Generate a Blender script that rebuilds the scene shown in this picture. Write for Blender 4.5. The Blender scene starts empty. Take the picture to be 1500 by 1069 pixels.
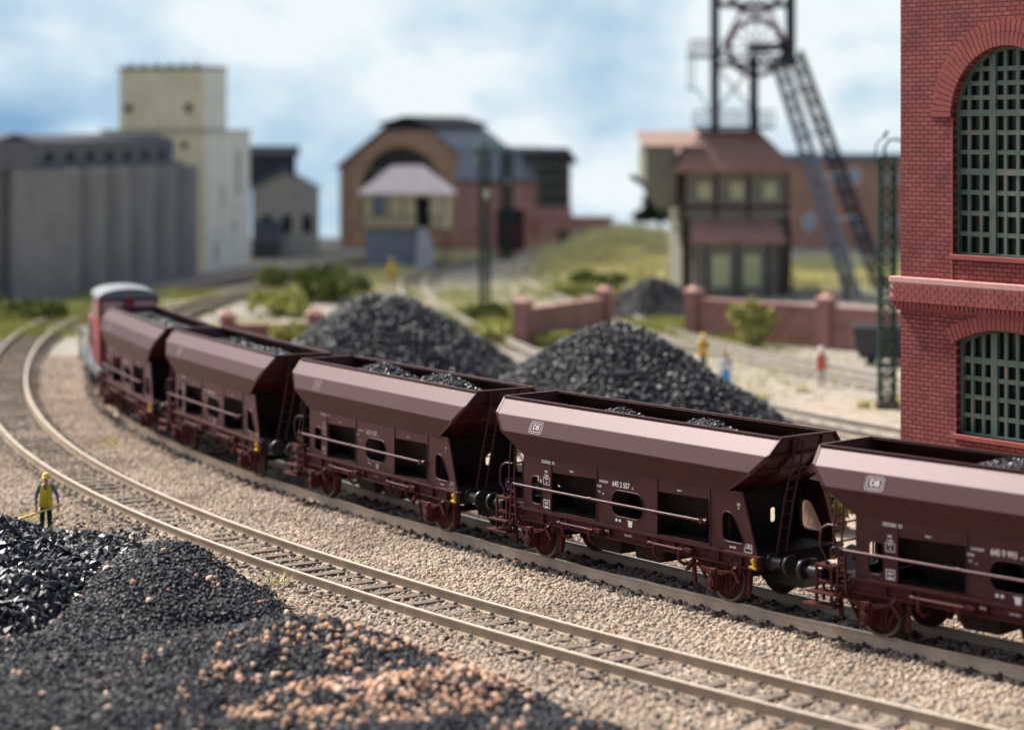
import bpy, bmesh, math, random
import numpy as np
from mathutils import Vector, Matrix, noise as mnoise
from mathutils.geometry import tessellate_polygon
S = bpy.context.scene
COL = S.collection
random.seed(7); RNG = np.random.default_rng(7)
PI = math.pi
# ------------------------------------------------------------------ camera, light, exposure
CAM_H = 9.576
FPX = 3188.4 / 1500.0            # focal length in picture widths
cam_d = bpy.data.cameras.new('camera'); cam = bpy.data.objects.new('camera', cam_d); COL.objects.link(cam)
cam.location = (0, 0, CAM_H); cam.rotation_euler = (PI/2, 0, 0)
cam_d.sensor_width = 36; cam_d.lens = 36*FPX; cam_d.shift_y = -341.0/1500; cam_d.clip_end = 2000; cam_d.clip_start = 1
cam_d.dof.use_dof = True; cam_d.dof.focus_distance = 47.5
cam_d.dof.aperture_fstop = (cam_d.lens/1000)/0.34
S.camera = cam
SUN_DIR = Vector((-0.72, 0.69, 0)).normalized(); SUN_EL = math.radians(49)
tosun = Vector((SUN_DIR.x*math.cos(SUN_EL), SUN_DIR.y*math.cos(SUN_EL), math.sin(SUN_EL)))
world = bpy.data.worlds.new('World'); S.world = world; world.use_nodes = True
wn = world.node_tree; bg = wn.nodes['Background']
sk = wn.nodes.new('ShaderNodeTexSky'); sk.sky_type = 'NISHITA'; sk.sun_disc = False
sk.sun_elevation = SUN_EL; sk.sun_rotation = math.atan2(SUN_DIR.x, SUN_DIR.y); sk.dust_density = 5; sk.air_density = .75; sk.ozone_density = .6
wn.links.new(sk.outputs[0], bg.inputs[0]); bg.inputs[1].default_value = 0.14
sd = bpy.data.lights.new('sun', 'SUN'); sun = bpy.data.objects.new('sun', sd); COL.objects.link(sun)
sd.energy = 4.4; sd.angle = math.radians(3.0); sd.color = (1, .955, .91)
sun.rotation_euler = (-tosun).to_track_quat('-Z', 'Y').to_euler()
S.view_settings.view_transform = 'Standard'; S.view_settings.look = 'None'; S.view_settings.exposure = 0.64; S.view_settings.gamma = 1

# ------------------------------------------------------------------ helpers
def px(u, v, z=0.0):
    Y = 3188.4*(CAM_H-z)/(v-193.5); return Vector(((u-750)*Y/3188.4, Y, z))
def pY(u, Y, v=None):
    X = (u-750)*Y/3188.4
    return (X, CAM_H-(v-193.5)*Y/3188.4) if v is not None else X

class NT:
    def __init__(s, name, rough=.7, spec=.3, metal=0):
        s.m = bpy.data.materials.new(name); s.m.use_nodes = True; s.t = s.m.node_tree; s.n = s.t.nodes
        s.b = s.n['Principled BSDF']; s.b.inputs['Roughness'].default_value = rough
        s.b.inputs['Specular IOR Level'].default_value = spec; s.b.inputs['Metallic'].default_value = metal
        s.tc = None
    def coord(s, k='Object'):
        if not s.tc: s.tc = s.n.new('ShaderNodeTexCoord')
        return s.tc.outputs[k]
    def pos(s):
        return s.n.new('ShaderNodeNewGeometry').outputs['Position']
    def noise(s, scale, detail=4, rough=.6, vec=None, out='Fac', stretch=None):
        t = s.n.new('ShaderNodeTexNoise'); t.inputs['Scale'].default_value = scale; t.inputs['Detail'].default_value = detail
        t.inputs['Roughness'].default_value = rough
        v = vec or s.coord()
        if stretch:
            mp = s.n.new('ShaderNodeMapping'); mp.inputs['Scale'].default_value = stretch; s.t.links.new(v, mp.inputs[0]); v = mp.outputs[0]
        s.t.links.new(v, t.inputs['Vector']); return t.outputs[out]
    def ramp(s, fac, stops, interp='LINEAR'):
        r = s.n.new('ShaderNodeValToRGB'); cr = r.color_ramp; cr.interpolation = interp
        while len(cr.elements) < len(stops): cr.elements.new(.5)
        for e, (p, c) in zip(cr.elements, stops):
            e.position = p; e.color = (*c, 1) if len(c) == 3 else c
        s.t.links.new(fac, r.inputs[0]); return r.outputs[0]
    def mix(s, fac, a, b, mode='MIX'):
        m = s.n.new('ShaderNodeMix'); m.data_type = 'RGBA'; m.blend_type = mode
        for sock, v in ((m.inputs[0], fac), (m.inputs[6], a), (m.inputs[7], b)):
            if hasattr(v, 'links') or hasattr(v, 'is_linked'): s.t.links.new(v, sock)
            else: sock.default_value = v if not isinstance(v, tuple) else (*v, 1)[:4]
        return m.outputs[2]
    def color(s, c):
        if isinstance(c, tuple): s.b.inputs['Base Color'].default_value = (*c, 1)
        else: s.t.links.new(c, s.b.inputs['Base Color'])
        return s
    def bump(s, h, strength=.3, dist=.02):
        b = s.n.new('ShaderNodeBump'); b.inputs['Strength'].default_value = strength; b.inputs['Distance'].default_value = dist
        s.t.links.new(h, b.inputs['Height']); s.t.links.new(b.outputs[0], s.b.inputs['Normal']); return s
def mul(c, k): return tuple(min(1, x*k) for x in c)
MC = {}
def paint(name, c, rough=.6, spec=.3, var=.18, scale=3, metal=0, bump=0.0, bscale=60):
    if name in MC: return MC[name]
    m = NT(name, rough, spec, metal)
    m.color(m.ramp(m.noise(scale, 6, .65), [(.3, mul(c, 1-var)), (.7, mul(c, 1+var))]))
    if bump: m.bump(m.noise(bscale, 3, .6), bump, .01)
    MC[name] = m.m; return m.m
def stone(name, stops, rough=.9, spec=.15, patch=None):
    m = NT(name, rough, spec); oi = m.n.new('ShaderNodeObjectInfo')
    c = m.ramp(oi.outputs['Random'], stops)
    p = m.pos()
    c2 = m.mix(m.ramp(m.noise(.35, 4, .6, p), [(.4, (0, 0, 0)), (.65, (1, 1, 1))]), c, m.mix(.6, c, patch or (.22, .165, .12)))
    m.color(c2); MC[name] = m.m; return m.m
def brick_mat(name, c1, c2, mortar, bw=.25, bh=.105, ms=.012, bump=.9, axes=('X', 'Z'), dist=.02, rough=.75):
    m = NT(name, rough, .3); sp = m.n.new('ShaderNodeSeparateXYZ'); m.t.links.new(m.coord(), sp.inputs[0])
    cb = m.n.new('ShaderNodeCombineXYZ'); m.t.links.new(sp.outputs[axes[0]], cb.inputs[0]); m.t.links.new(sp.outputs[axes[1]], cb.inputs[1])
    b = m.n.new('ShaderNodeTexBrick'); m.t.links.new(cb.outputs[0], b.inputs['Vector'])
    b.inputs['Scale'].default_value = 1; b.inputs['Brick Width'].default_value = bw; b.inputs['Row Height'].default_value = bh
    b.inputs['Mortar Size'].default_value = ms; b.inputs['Mortar Smooth'].default_value = .25
    b.inputs['Color1'].default_value = (*c1, 1); b.inputs['Color2'].default_value = (*c2, 1); b.inputs['Mortar'].default_value = (*mortar, 1)
    v = m.ramp(m.noise(1.1, 5, .7), [(.28, (.62, .60, .60)), (.5, (.95, .95, .95)), (.72, (1.15, 1.15, 1.15))])
    m.color(m.mix(1.0, b.outputs['Color'], v, 'MULTIPLY'))
    inv = m.n.new('ShaderNodeMath'); inv.operation = 'SUBTRACT'; inv.inputs[0].default_value = 1; m.t.links.new(b.outputs['Fac'], inv.inputs[1])
    m.bump(inv.outputs[0], bump, dist); MC[name] = m.m; return m.m

class MB:
    def __init__(s): s.v = []; s.f = []; s.mi = []; s.cur = 0; s.sm = []; s.smooth = False
    def add(s, vs, fs):
        o = len(s.v); s.v += [tuple(v) for v in vs]
        for f in fs: s.f.append(tuple(i+o for i in f)); s.mi.append(s.cur); s.sm.append(s.smooth)
        return s
    def box(s, x0, x1, y0, y1, z0, z1):
        v = [(x, y, z) for x in (x0, x1) for y in (y0, y1) for z in (z0, z1)]
        return s.add(v, [(0,1,3,2),(4,6,7,5),(0,4,5,1),(2,3,7,6),(0,2,6,4),(1,5,7,3)])
    def beam(s, p, q, w, h=None, up=(0,0,1)):
        h = h or w; p = Vector(p); q = Vector(q); d = (q-p).normalized(); u = Vector(up)
        if abs(d.dot(u)) > .98: u = Vector((0,1,0)) if abs(d.y) < .9 else Vector((1,0,0))
        a = d.cross(u).normalized()*(w/2); b = a.cross(d).normalized()*(h/2)
        v = [e+i*a+j*b for e in (p,q) for i,j in ((-1,-1),(1,-1),(1,1),(-1,1))]
        return s.add(v, [(3,2,1,0),(4,5,6,7),(0,1,5,4),(1,2,6,5),(2,3,7,6),(3,0,4,7)])
    def tube(s, pts, r, n=8, cap=True):
        pts = [Vector(p) for p in pts]; rings = []; sm = s.smooth; s.smooth = True
        rr = r if isinstance(r, (list, tuple)) else [r]*len(pts); ref = None
        vs = []
        for i, p in enumerate(pts):
            d = (pts[min(i+1, len(pts)-1)]-pts[max(i-1, 0)]).normalized()
            if ref is None: ref = Vector((0,0,1)) if abs(d.z) < .9 else Vector((1,0,0))
            a = d.cross(ref).normalized(); b = a.cross(d).normalized(); ref = b
            vs += [p+rr[i]*(math.cos(t)*a+math.sin(t)*b) for t in [2*PI*k/n for k in range(n)]]
        fs = [(i*n+k, i*n+(k+1) % n, (i+1)*n+(k+1) % n, (i+1)*n+k) for i in range(len(pts)-1) for k in range(n)]
        s.add(vs, fs)
        s.smooth = False
        if cap: s.add(vs[:n], [tuple(range(n-1,-1,-1))]); s.add(vs[-n:], [tuple(range(n))])
        s.smooth = sm; return s
    def cyl(s, p, q, r, n=16, r2=None): return s.tube([p, q], [r, r if r2 is None else r2], n)
    def ngon(s, pts): return s.add(pts, [tuple(range(len(pts)))])
    def panel(s, outer, holes, P):               # P(a,b,t) -> point; t in 0/1 thickness sides
        loops = [outer]+holes
        tris = tessellate_polygon([[Vector((a,b,0)) for a,b in L] for L in loops])
        flat = [q for L in loops for q in L]
        s.add([P(a,b,0) for a,b in flat], [tuple(t) for t in tris]); s.add([P(a,b,1) for a,b in flat], [tuple(reversed(t)) for t in tris])
        for L in loops:
            n = len(L); s.add([P(a,b,0) for a,b in L]+[P(a,b,1) for a,b in L], [(i,(i+1)%n,n+(i+1)%n,n+i) for i in range(n)])
        return s
    def build(s, name, mats, parent=None, bevel=0, fix=True, loc=None, rot=None):
        me = bpy.data.meshes.new(name); me.from_pydata(s.v, [], s.f)
        for m in (mats if isinstance(mats, (list, tuple)) else [mats]): me.materials.append(m)
        me.polygons.foreach_set('material_index', s.mi); me.polygons.foreach_set('use_smooth', s.sm); me.update()
        if fix or bevel:
            bm = bmesh.new(); bm.from_mesh(me)
            if bevel:
                bmesh.ops.remove_doubles(bm, verts=bm.verts, dist=1e-4)
            if fix: bmesh.ops.recalc_face_normals(bm, faces=bm.faces)
            if bevel:
                es = [e for e in bm.edges if len(e.link_faces) == 2 and e.calc_face_angle(0) > .25]
                bmesh.ops.bevel(bm, geom=es, offset=bevel, segments=2, affect='EDGES', profile=.5)
            bm.to_mesh(me); bm.free()
        o = bpy.data.objects.new(name, me); COL.objects.link(o)
        if parent: o.parent = parent
        if loc is not None: o.location = loc
        if rot is not None: o.rotation_euler = (0, 0, rot)
        return o
def tag(o, label=None, cat=None, group=None, kind=None):
    if label: o['label'] = label
    if cat: o['category'] = cat
    if group: o['group'] = group
    if kind: o['kind'] = kind
    return o
def thing(name, label, cat, loc=(0,0,0), rz=0, group=None):
    o = bpy.data.objects.new(name, None); COL.objects.link(o); o.location = loc; o.rotation_euler = (0,0,rz)
    o.empty_display_size = .2
    return tag(o, label, cat, group)
def copy_tree(o, parent=None):
    c = o.copy(); COL.objects.link(c)
    if parent: c.parent = parent
    for ch in list(o.children): copy_tree(ch, c)
    return c
def text_mesh(txt, size, ext=.002, bold=0.0):
    cu = bpy.data.curves.new('t', 'FONT'); cu.body = txt; cu.size = size; cu.extrude = ext; cu.offset = bold; cu.align_x = 'CENTER'; cu.align_y = 'CENTER'
    cu.resolution_u = 3
    ob = bpy.data.objects.new('t', cu); COL.objects.link(ob)
    dg = bpy.context.evaluated_depsgraph_get(); me = bpy.data.meshes.new_from_object(ob.evaluated_get(dg))
    v = [tuple(q.co) for q in me.vertices]; f = [tuple(p.vertices) for p in me.polygons]
    bpy.data.objects.remove(ob); bpy.data.curves.remove(cu); bpy.data.meshes.remove(me)
    return v, f
TXT = {}
def put_text(mb, txt, size, M, bold=0.0, sx=1.0):
    k = (txt, size, bold)
    if k not in TXT: TXT[k] = text_mesh(txt, size, .002, bold)
    v, f = TXT[k]; mb.add([M @ Vector((a*sx, b, c)) for a,b,c in v], f)

# ---- scatter through geometry nodes
def scatter(obj, density, mat, smin, smax, kind='stone', attr=None, seed=0, sub=2, nshapes=5, squash=.7, amp=.35, smooth=True, keep_base=True, sink=0.0):
    ng = bpy.data.node_groups.new('scatter', 'GeometryNodeTree')
    ng.interface.new_socket('Geometry', in_out='INPUT', socket_type='NodeSocketGeometry')
    ng.interface.new_socket('Geometry', in_out='OUTPUT', socket_type='NodeSocketGeometry')
    N, L = ng.nodes, ng.links.new
    gi = N.new('NodeGroupInput'); go = N.new('NodeGroupOutput')
    dp = N.new('GeometryNodeDistributePointsOnFaces'); L(gi.outputs[0], dp.inputs['Mesh']); dp.inputs['Seed'].default_value = seed
    dp.inputs['Density'].default_value = density
    if attr:
        na = N.new('GeometryNodeInputNamedAttribute'); na.data_type = 'FLOAT'; na.inputs['Name'].default_value = attr
        mm = N.new('ShaderNodeMath'); mm.operation = 'MULTIPLY'; L(na.outputs['Attribute'], mm.inputs[0]); mm.inputs[1].default_value = density
        L(mm.outputs[0], dp.inputs['Density'])
    join = N.new('GeometryNodeJoinGeometry')
    for k in range(nshapes):
        ic = N.new('GeometryNodeMeshIcoSphere'); ic.inputs['Radius'].default_value = 1; ic.inputs['Subdivisions'].default_value = sub
        nz = N.new('ShaderNodeTexNoise'); nz.inputs['Scale'].default_value = .8 if kind == 'stone' else 1.1; nz.inputs['Detail'].default_value = 1
        ps = N.new('GeometryNodeInputPosition'); va = N.new('ShaderNodeVectorMath'); va.operation = 'ADD'; va.inputs[1].default_value = (k*7.3+seed, k*3.1, -k*5.7)
        L(ps.outputs[0], va.inputs[0]); L(va.outputs[0], nz.inputs['Vector'])
        sb = N.new('ShaderNodeVectorMath'); sb.operation = 'SUBTRACT'; sb.inputs[1].default_value = (.5,.5,.5); L(nz.outputs['Color'], sb.inputs[0])
        sc = N.new('ShaderNodeVectorMath'); sc.operation = 'SCALE'; sc.inputs['Scale'].default_value = amp*4; L(sb.outputs[0], sc.inputs[0])
        sp = N.new('GeometryNodeSetPosition'); L(ic.outputs[0], sp.inputs['Geometry']); L(sc.outputs[0], sp.inputs['Offset'])
        tr = N.new('GeometryNodeTransform'); L(sp.outputs[0], tr.inputs['Geometry']); tr.inputs['Scale'].default_value = (1, 1-.07*k, squash*(1-.08*k))
        ss = N.new('GeometryNodeSetShadeSmooth'); L(tr.outputs[0], ss.inputs['Geometry']); ss.inputs['Shade Smooth'].default_value = smooth
        sm = N.new('GeometryNodeSetMaterial'); L(ss.outputs[0], sm.inputs['Geometry']); sm.inputs['Material'].default_value = mat
        gi2 = N.new('GeometryNodeGeometryToInstance'); L(sm.outputs[0], gi2.inputs[0]); L(gi2.outputs[0], join.inputs[0])
    ip = N.new('GeometryNodeInstanceOnPoints'); L(join.outputs[0], ip.inputs['Instance']); ip.inputs['Pick Instance'].default_value = True
    rv = N.new('FunctionNodeRandomValue'); rv.data_type = 'FLOAT_VECTOR'; rv.inputs[0].default_value = (0,0,0); rv.inputs[1].default_value = (6.28,6.28,6.28)
    rs = N.new('FunctionNodeRandomValue'); rs.data_type = 'FLOAT'
    rs.inputs[2].default_value = 0; rs.inputs[3].default_value = 1; rs.inputs['Seed'].default_value = 5
    pw = N.new('ShaderNodeMath'); pw.operation = 'POWER'; L(rs.outputs[1], pw.inputs[0]); pw.inputs[1].default_value = 1.8
    mr = N.new('ShaderNodeMapRange'); L(pw.outputs[0], mr.inputs[0]); mr.inputs[3].default_value = smin; mr.inputs[4].default_value = smax
    if sink:
        tp = N.new('GeometryNodeSetPosition'); L(dp.outputs['Points'], tp.inputs['Geometry']); tp.inputs['Offset'].default_value = (0,0,-sink); L(tp.outputs[0], ip.inputs['Points'])
    else: L(dp.outputs['Points'], ip.inputs['Points'])
    L(rv.outputs[0], ip.inputs['Rotation']); L(mr.outputs[0], ip.inputs['Scale'])
    j2 = N.new('GeometryNodeJoinGeometry')
    if keep_base: L(gi.outputs[0], j2.inputs[0])
    L(ip.outputs[0], j2.inputs[0]); L(j2.outputs[0], go.inputs[0])
    md = obj.modifiers.new('scatter', 'NODES'); md.node_group = ng
    if mat.name not in [m.name for m in obj.data.materials]: obj.data.materials.append(mat)
    return obj
def lumps(o, *a, **k):
    c = bpy.data.objects.new('loose_lumps', o.data.copy()); COL.objects.link(c); c.parent = o
    scatter(c, *a, keep_base=False, **k); c['kind'] = 'stuff'; return c
def grid_mesh(name, xs, ys, hf, mat, dens=None, keep=None):
    nx, ny = len(xs), len(ys); X, Y = np.meshgrid(xs, ys); Z = hf(X, Y)
    v = np.stack([X, Y, Z], -1).reshape(-1, 3)
    i, j = np.meshgrid(np.arange(nx-1), np.arange(ny-1)); a = (j*nx+i).ravel()
    F = np.stack([a, a+1, a+nx+1, a+nx], 1)
    if keep is not None:
        k = keep(X, Y).ravel(); F = F[k[F].any(1)]
    me = bpy.data.meshes.new(name); me.from_pydata(v.tolist(), [], F.tolist()); me.materials.append(mat)
    me.polygons.foreach_set('use_smooth', [True]*len(me.polygons))
    if dens is not None:
        at = me.attributes.new('dens', 'FLOAT', 'POINT'); at.data.foreach_set('value', dens(X, Y).ravel().astype(np.float32))
    o = bpy.data.objects.new(name, me); COL.objects.link(o); return o
# vectorised value noise
_G = RNG.random((256, 256))
def vn(x, y, s):
    x = np.asarray(x)/s; y = np.asarray(y)/s; xi = np.floor(x).astype(int); yi = np.floor(y).astype(int); fx = x-xi; fy = y-yi
    fx = fx*fx*(3-2*fx); fy = fy*fy*(3-2*fy); g = lambda a, b: _G[a % 256, b % 256]
    return (g(xi,yi)*(1-fx)+g(xi+1,yi)*fx)*(1-fy)+(g(xi,yi+1)*(1-fx)+g(xi+1,yi+1)*fx)*fy
def fbm(x, y, s, o=4): return sum(vn(x+31*k, y-17*k, s/2**k)/2**k for k in range(o))/sum(1/2**k for k in range(o))

# ------------------------------------------------------------------ track centre lines
def catmull(P, step=.5):
    P = [Vector((*p, 0)) if len(p) == 2 else Vector(p) for p in P]; P = [2*P[0]-P[1]]+P+[2*P[-1]-P[-2]]; out = []
    for i in range(1, len(P)-2):
        a, b, c, d = P[i-1:i+3]
        for k in range(20):
            t = k/20; out.append(.5*((2*b)+(c-a)*t+(2*a-5*b+4*c-d)*t*t+(3*b-a-3*c+d)*t**3))
    out.append(P[-2]); res = [out[0]]; acc = 0; want = step
    L = [0]
    for i in range(1, len(out)): L.append(L[-1]+(out[i]-out[i-1]).length)
    n = int(L[-1]/step); res = []; j = 0
    for k in range(n+1):
        s = k*step
        while j < len(L)-2 and L[j+1] < s: j += 1
        t = (s-L[j])/max(1e-9, L[j+1]-L[j]); res.append(out[j].lerp(out[j+1], t))
    return res
FRONT = catmull([(17.5,24.5),(12.9,28.7),(7.7,34),(2.21,40),(-2.64,46),(-6.81,52),(-10.31,58),(-13.2,64),(-15.56,70),(-17.48,76),(-19.07,82),(-20.39,88),(-21.5,94),(-22.41,100),(-23.05,106),(-23.3,112),(-23,120),(-21.8,129),(-19.5,139),(-16.5,149),(-13,160),(-9,172),(-5,184)])
TRAIN = catmull([(24,25.5),(18.6,30.4),(13.03,36.1),(9.606,39.70),(7.57,42),(3.208,47.23),(-2.568,55.14),(-7.70,63.56),(-11.60,71.9),(-13.72,78),(-15.35,84.5),(-16.9,94),(-17.9,104),(-18.1,114),(-17.4,124),(-15.6,134),(-12.8,145),(-9.2,157),(-5.5,168),(-1.5,180)])
MID = catmull([px(1500,668),px(1320,634),px(1150,603),px(960,560),px(800,525),px(715,492),px(650,460),px(608,428),px(612,403),px(660,386),px(730,374),px(810,364)])
BACK = catmull([px(1500,600),px(1290,553),px(1100,515),px(960,480),px(860,440),px(800,416),px(778,394),px(800,376),px(850,362)])
def dist_poly(X, Y, P):
    A = np.array([(p.x, p.y) for p in P[::3]]); B = A[1:]; A = A[:-1]; d = np.full(X.shape, 1e9)
    for a, b in zip(A, B):
        ab = b-a; t = np.clip(((X-a[0])*ab[0]+(Y-a[1])*ab[1])/(ab@ab), 0, 1)
        d = np.minimum(d, np.hypot(X-a[0]-t*ab[0], Y-a[1]-t*ab[1]))
    return d

# ------------------------------------------------------------------ materials
MAR = NT('maroon_wagon_paint', .49, .54); MAR.b.inputs['Specular Tint'].default_value = (1, .83, .87, 1)
MAR.color(MAR.ramp(MAR.noise(2.2, 6, .7), [(.3, (.031,.0024,.0024)), (.72, (.044,.0040,.0040))]))
MAR.bump(MAR.noise(90, 2, .5), .12, .01); MAR.b.inputs['Coat Weight'].default_value = .0; MAR.b.inputs['Coat Roughness'].default_value = .35
MAROON = MAR.m
UNDER = paint('reddish_underframe_paint', (.056,.0085,.0072), .6, .25, .25, 5, bump=.15, bscale=40)
DARKU = paint('dark_brown_underframe', (.012,.006,.0055), .7, .2)
BLACKP = paint('black_buffer_paint', (.018,.018,.02), .4, .5)
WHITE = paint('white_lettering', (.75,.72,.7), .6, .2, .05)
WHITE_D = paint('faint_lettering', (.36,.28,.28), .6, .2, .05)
YEL = paint('yellow_hook_paint', (.65,.38,.04), .5)
STEEL = paint('polished_steel', (.85,.76,.6), .3, .5, .1, 2, metal=.9)
RAILP = paint('tan_rail_paint', (.33,.26,.19), .8, .12, .2, 1.5)
TYRE = paint('worn_wheel_tyre', (.16,.135,.11), .45, .4, .2, 3, metal=.5)
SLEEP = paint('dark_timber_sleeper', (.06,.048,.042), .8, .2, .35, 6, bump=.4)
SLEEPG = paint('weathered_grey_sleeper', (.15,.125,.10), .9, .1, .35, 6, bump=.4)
BAL = stone('ballast_stone', [(0,(.28,.21,.155)),(.2,(.38,.30,.225)),(.45,(.465,.385,.29)),(.7,(.535,.445,.34)),(.88,(.42,.30,.22)),(.97,(.33,.29,.25)),(1,(.12,.095,.085))])
COAL = stone('coal_lump', [(0,(.010,.011,.013)),(.7,(.018,.02,.023)),(1,(.035,.036,.04))], rough=.42, spec=.45, patch=(.010,.011,.014))
COALG = stone('blurred_coal_lump', [(0,(.006,.007,.010)),(.8,(.013,.016,.022)),(1,(.04,.043,.05))], rough=.52, spec=.45, patch=(.010,.010,.012))
COALF = stone('fine_coal', [(0,(.005,.006,.009)),(.75,(.012,.014,.02)),(.95,(.028,.028,.032)),(1,(.09,.065,.055))], rough=.6, spec=.3, patch=(.008,.009,.013))
ORG = stone('orange_gravel', [(0,(.44,.24,.15)),(.5,(.66,.42,.28)),(1,(.80,.60,.45))], patch=(.4,.25,.15))
COALB = paint('coal_dust_base', (.012,.012,.014), .8, .3, .3, 8, bump=.6, bscale=12)
def ground_material():
    m = NT('ballast_and_earth', .95, .1); p = m.pos()
    fine = m.ramp(m.noise(9, 8, .75, p), [(.3, (.28,.22,.165)), (.5, (.40,.32,.245)), (.72, (.50,.41,.32))])
    grey = m.ramp(m.noise(7, 8, .75, p), [(.3, (.20,.18,.15)), (.5, (.31,.285,.24)), (.7, (.43,.395,.33))])
    sep = m.n.new('ShaderNodeSeparateXYZ'); m.t.links.new(p, sep.inputs[0])
    mr = m.n.new('ShaderNodeMapRange'); m.t.links.new(sep.outputs[1], mr.inputs[0]); mr.inputs[1].default_value = 68; mr.inputs[2].default_value = 90
    c = m.mix(mr.outputs[0], fine, grey)
    c = m.mix(m.ramp(m.noise(.18, 5, .6, p), [(.58, (0,0,0)), (.7, (.75,.75,.75))]), c, m.ramp(m.noise(2, 5, .6, p), [(.3, (.17,.15,.05)), (.7, (.38,.35,.14))]))
    c = m.mix(1.0, c, m.ramp(m.noise(1.6, 6, .75, p), [(.35, (.72,.72,.72)), (.6, (1.12,1.12,1.12))]), 'MULTIPLY')
    m.color(c); m.bump(m.noise(14, 6, .7, p), .8, .06); return m.m
GROUND = ground_material()
BEDM = NT('ballast_bed', .95, .1); _p = BEDM.pos()
BEDM.color(BEDM.ramp(BEDM.noise(11, 8, .75, _p), [(.3, (.19,.145,.105)), (.5, (.32,.25,.19)), (.72, (.44,.35,.27))])); BEDM.bump(BEDM.noise(16, 5, .7, _p), .9, .06)
BEDM = BEDM.m

# ------------------------------------------------------------------ ground, ballast
def gh(X, Y):
    h = -.36+(fbm(X, Y, 9)-.5)*.15*np.clip((Y-75)/30, 0, 1)
    mound = 1.9*np.exp(-(((X-8.6)/5.0)**2+((Y-163)/17)**2))          # grass bank before the pit head
    return h+mound
tag(grid_mesh('ground', np.linspace(-70,80,151), np.linspace(14,204,191), gh, GROUND), kind='structure')
def bh(X, Y):
    return -.262+(fbm(X, Y, 1.1, 3)-.5)*.10
def bd(X, Y):
    dt = dist_poly(X, Y, TRAIN); df = dist_poly(X, Y, FRONT)
    d = np.where(Y < 62, 1.0, np.clip(1-(Y-62)/26, .22, 1))
    d = d*np.where(dt < .72, .5, 1)*np.where(df < .68, np.where(fbm(X+7, Y, 2.6, 2) > .5, .35, .9), 1)
    d = np.where((dt > .9) & (dt < 1.5) & (fbm(X, Y, 3.2, 2) > .52), d*.3, d)
    return d
def bk(X, Y):
    m = .02
    infr = (np.abs(X) < .2352*Y*(1+m)+4)
    side = dist_poly(X, Y, FRONT) < 7.5
    side |= dist_poly(X, Y, TRAIN) < 4.6
    return infr & side
bal = grid_mesh('ballast', np.arange(-29, 24, .3), np.arange(31, 96, .3), bh, BEDM, bd, bk)
tag(bal, kind='stuff'); bal['label'] = 'pinkish beige gravel ballast around the curved railway tracks'; bal['category'] = 'ballast'
scatter(bal, 205, BAL, .028, .076, attr='dens', seed=1, sub=2, squash=.75, amp=.26)

# ------------------------------------------------------------------ railway tracks
def offset(P, d, z=0):
    out = []
    for i, p in enumerate(P):
        t = (P[min(i+1, len(P)-1)]-P[max(i-1, 0)]); t.z = 0; t.normalize(); out.append(Vector((p.x+t.y*d, p.y-t.x*d, z)))
    return out
def rail_mesh(P, side):
    mb = MB(); g = .7175+.035
    prof = [(-.07,-.21),(-.07,-.185),(-.02,-.165),(-.02,-.055),(-.042,-.035),(-.042,-.006),(-.03,0),(.03,0),(.042,-.006),(.042,-.035),(.02,-.055),(.02,-.165),(.07,-.185),(.07,-.21)]
    prof = [(a*1.0, b*1.2) for a, b in prof]
    rows = [offset(P, side*g+a, b) for a, b in prof]; n = len(P); m = len(prof)
    vs = [rows[k][i] for i in range(n) for k in range(m)]
    o = 0
    for k in range(m):
        mb.cur = 1 if k in (6,) else 0
        k2 = (k+1) % m
        mb.add([], []); 
        mb.f += [(i*m+k, i*m+k2, (i+1)*m+k2, (i+1)*m+k) for i in range(n-1)]; mb.mi += [mb.cur]*(n-1); mb.sm += [False]*(n-1)
    mb.v = [tuple(v) for v in vs]
    return mb
def track(P, label, sleeper_m, spacing, zt, bolts=True, group='railway tracks', near_first=True, visible=None, top=STEEL, side_m=None):
    t = thing('railway_track', label, 'railway track', (0,0,0), 0)
    for s in (-1, 1): rail_mesh(P, s).build('rail', [side_m or RAILP, top], t, fix=True)
    pts = P; step = .5; n = int(len(P)*step/spacing)-1; S_ = []
    for k in range(n):
        f = k*spacing/step; i = int(f)
        if i+1 >= len(P): break
        c = P[i].lerp(P[i+1], f-i); d = (P[i+1]-P[i]).normalized()
        if visible and not visible(c): continue
        S_.append((c, d))
    S_.sort(key=lambda q: q[0].y)
    def sl(mb, c, d, loc=False):
        rr = random.Random(int(c.x*977+c.y*131)); nrm = Vector((d.y, -d.x, 0)); dz = rr.uniform(-.012, .012); sh = rr.uniform(-.06, .06)
        o = Vector((0,0,0)) if loc else c
        w = .12; hl = 1.27
        def P_(a, b, z): return o+nrm*(a+sh)+d*b+Vector((0,0,z))
        v = [P_(a, b, z) for a in (-hl, hl) for b in (-w, w) for z in (zt-.16, zt+dz)]
        mb.add(v, [(0,1,3,2),(4,6,7,5),(0,4,5,1),(2,3,7,6),(0,2,6,4),(1,5,7,3)])
        if bolts:
            for s in (-1, 1):
                for e in (-1, 1, 2.6):
                    q = P_(s*(.7525+e*.13)-sh, 0, zt+dz)
                    mb.tube([q+Vector((0,0,-.01)), q+Vector((0,0,.035)), q+Vector((0,0,.06))], [.05, .048, .025], 7)
    for c, d in S_[:100]:
        mb = MB(); sl(mb, c, d, True); o = mb.build('sleeper', sleeper_m, t); o.location = c
    if len(S_) > 100:
        mb = MB(); [sl(mb, c, d) for c, d in S_[100:]]
        tag(mb.build('sleeper_row', sleeper_m, t), kind='stuff')
    return t
inframe = lambda c: abs(c.x) < .2352*c.y+4.5 and c.y > 31
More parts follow.
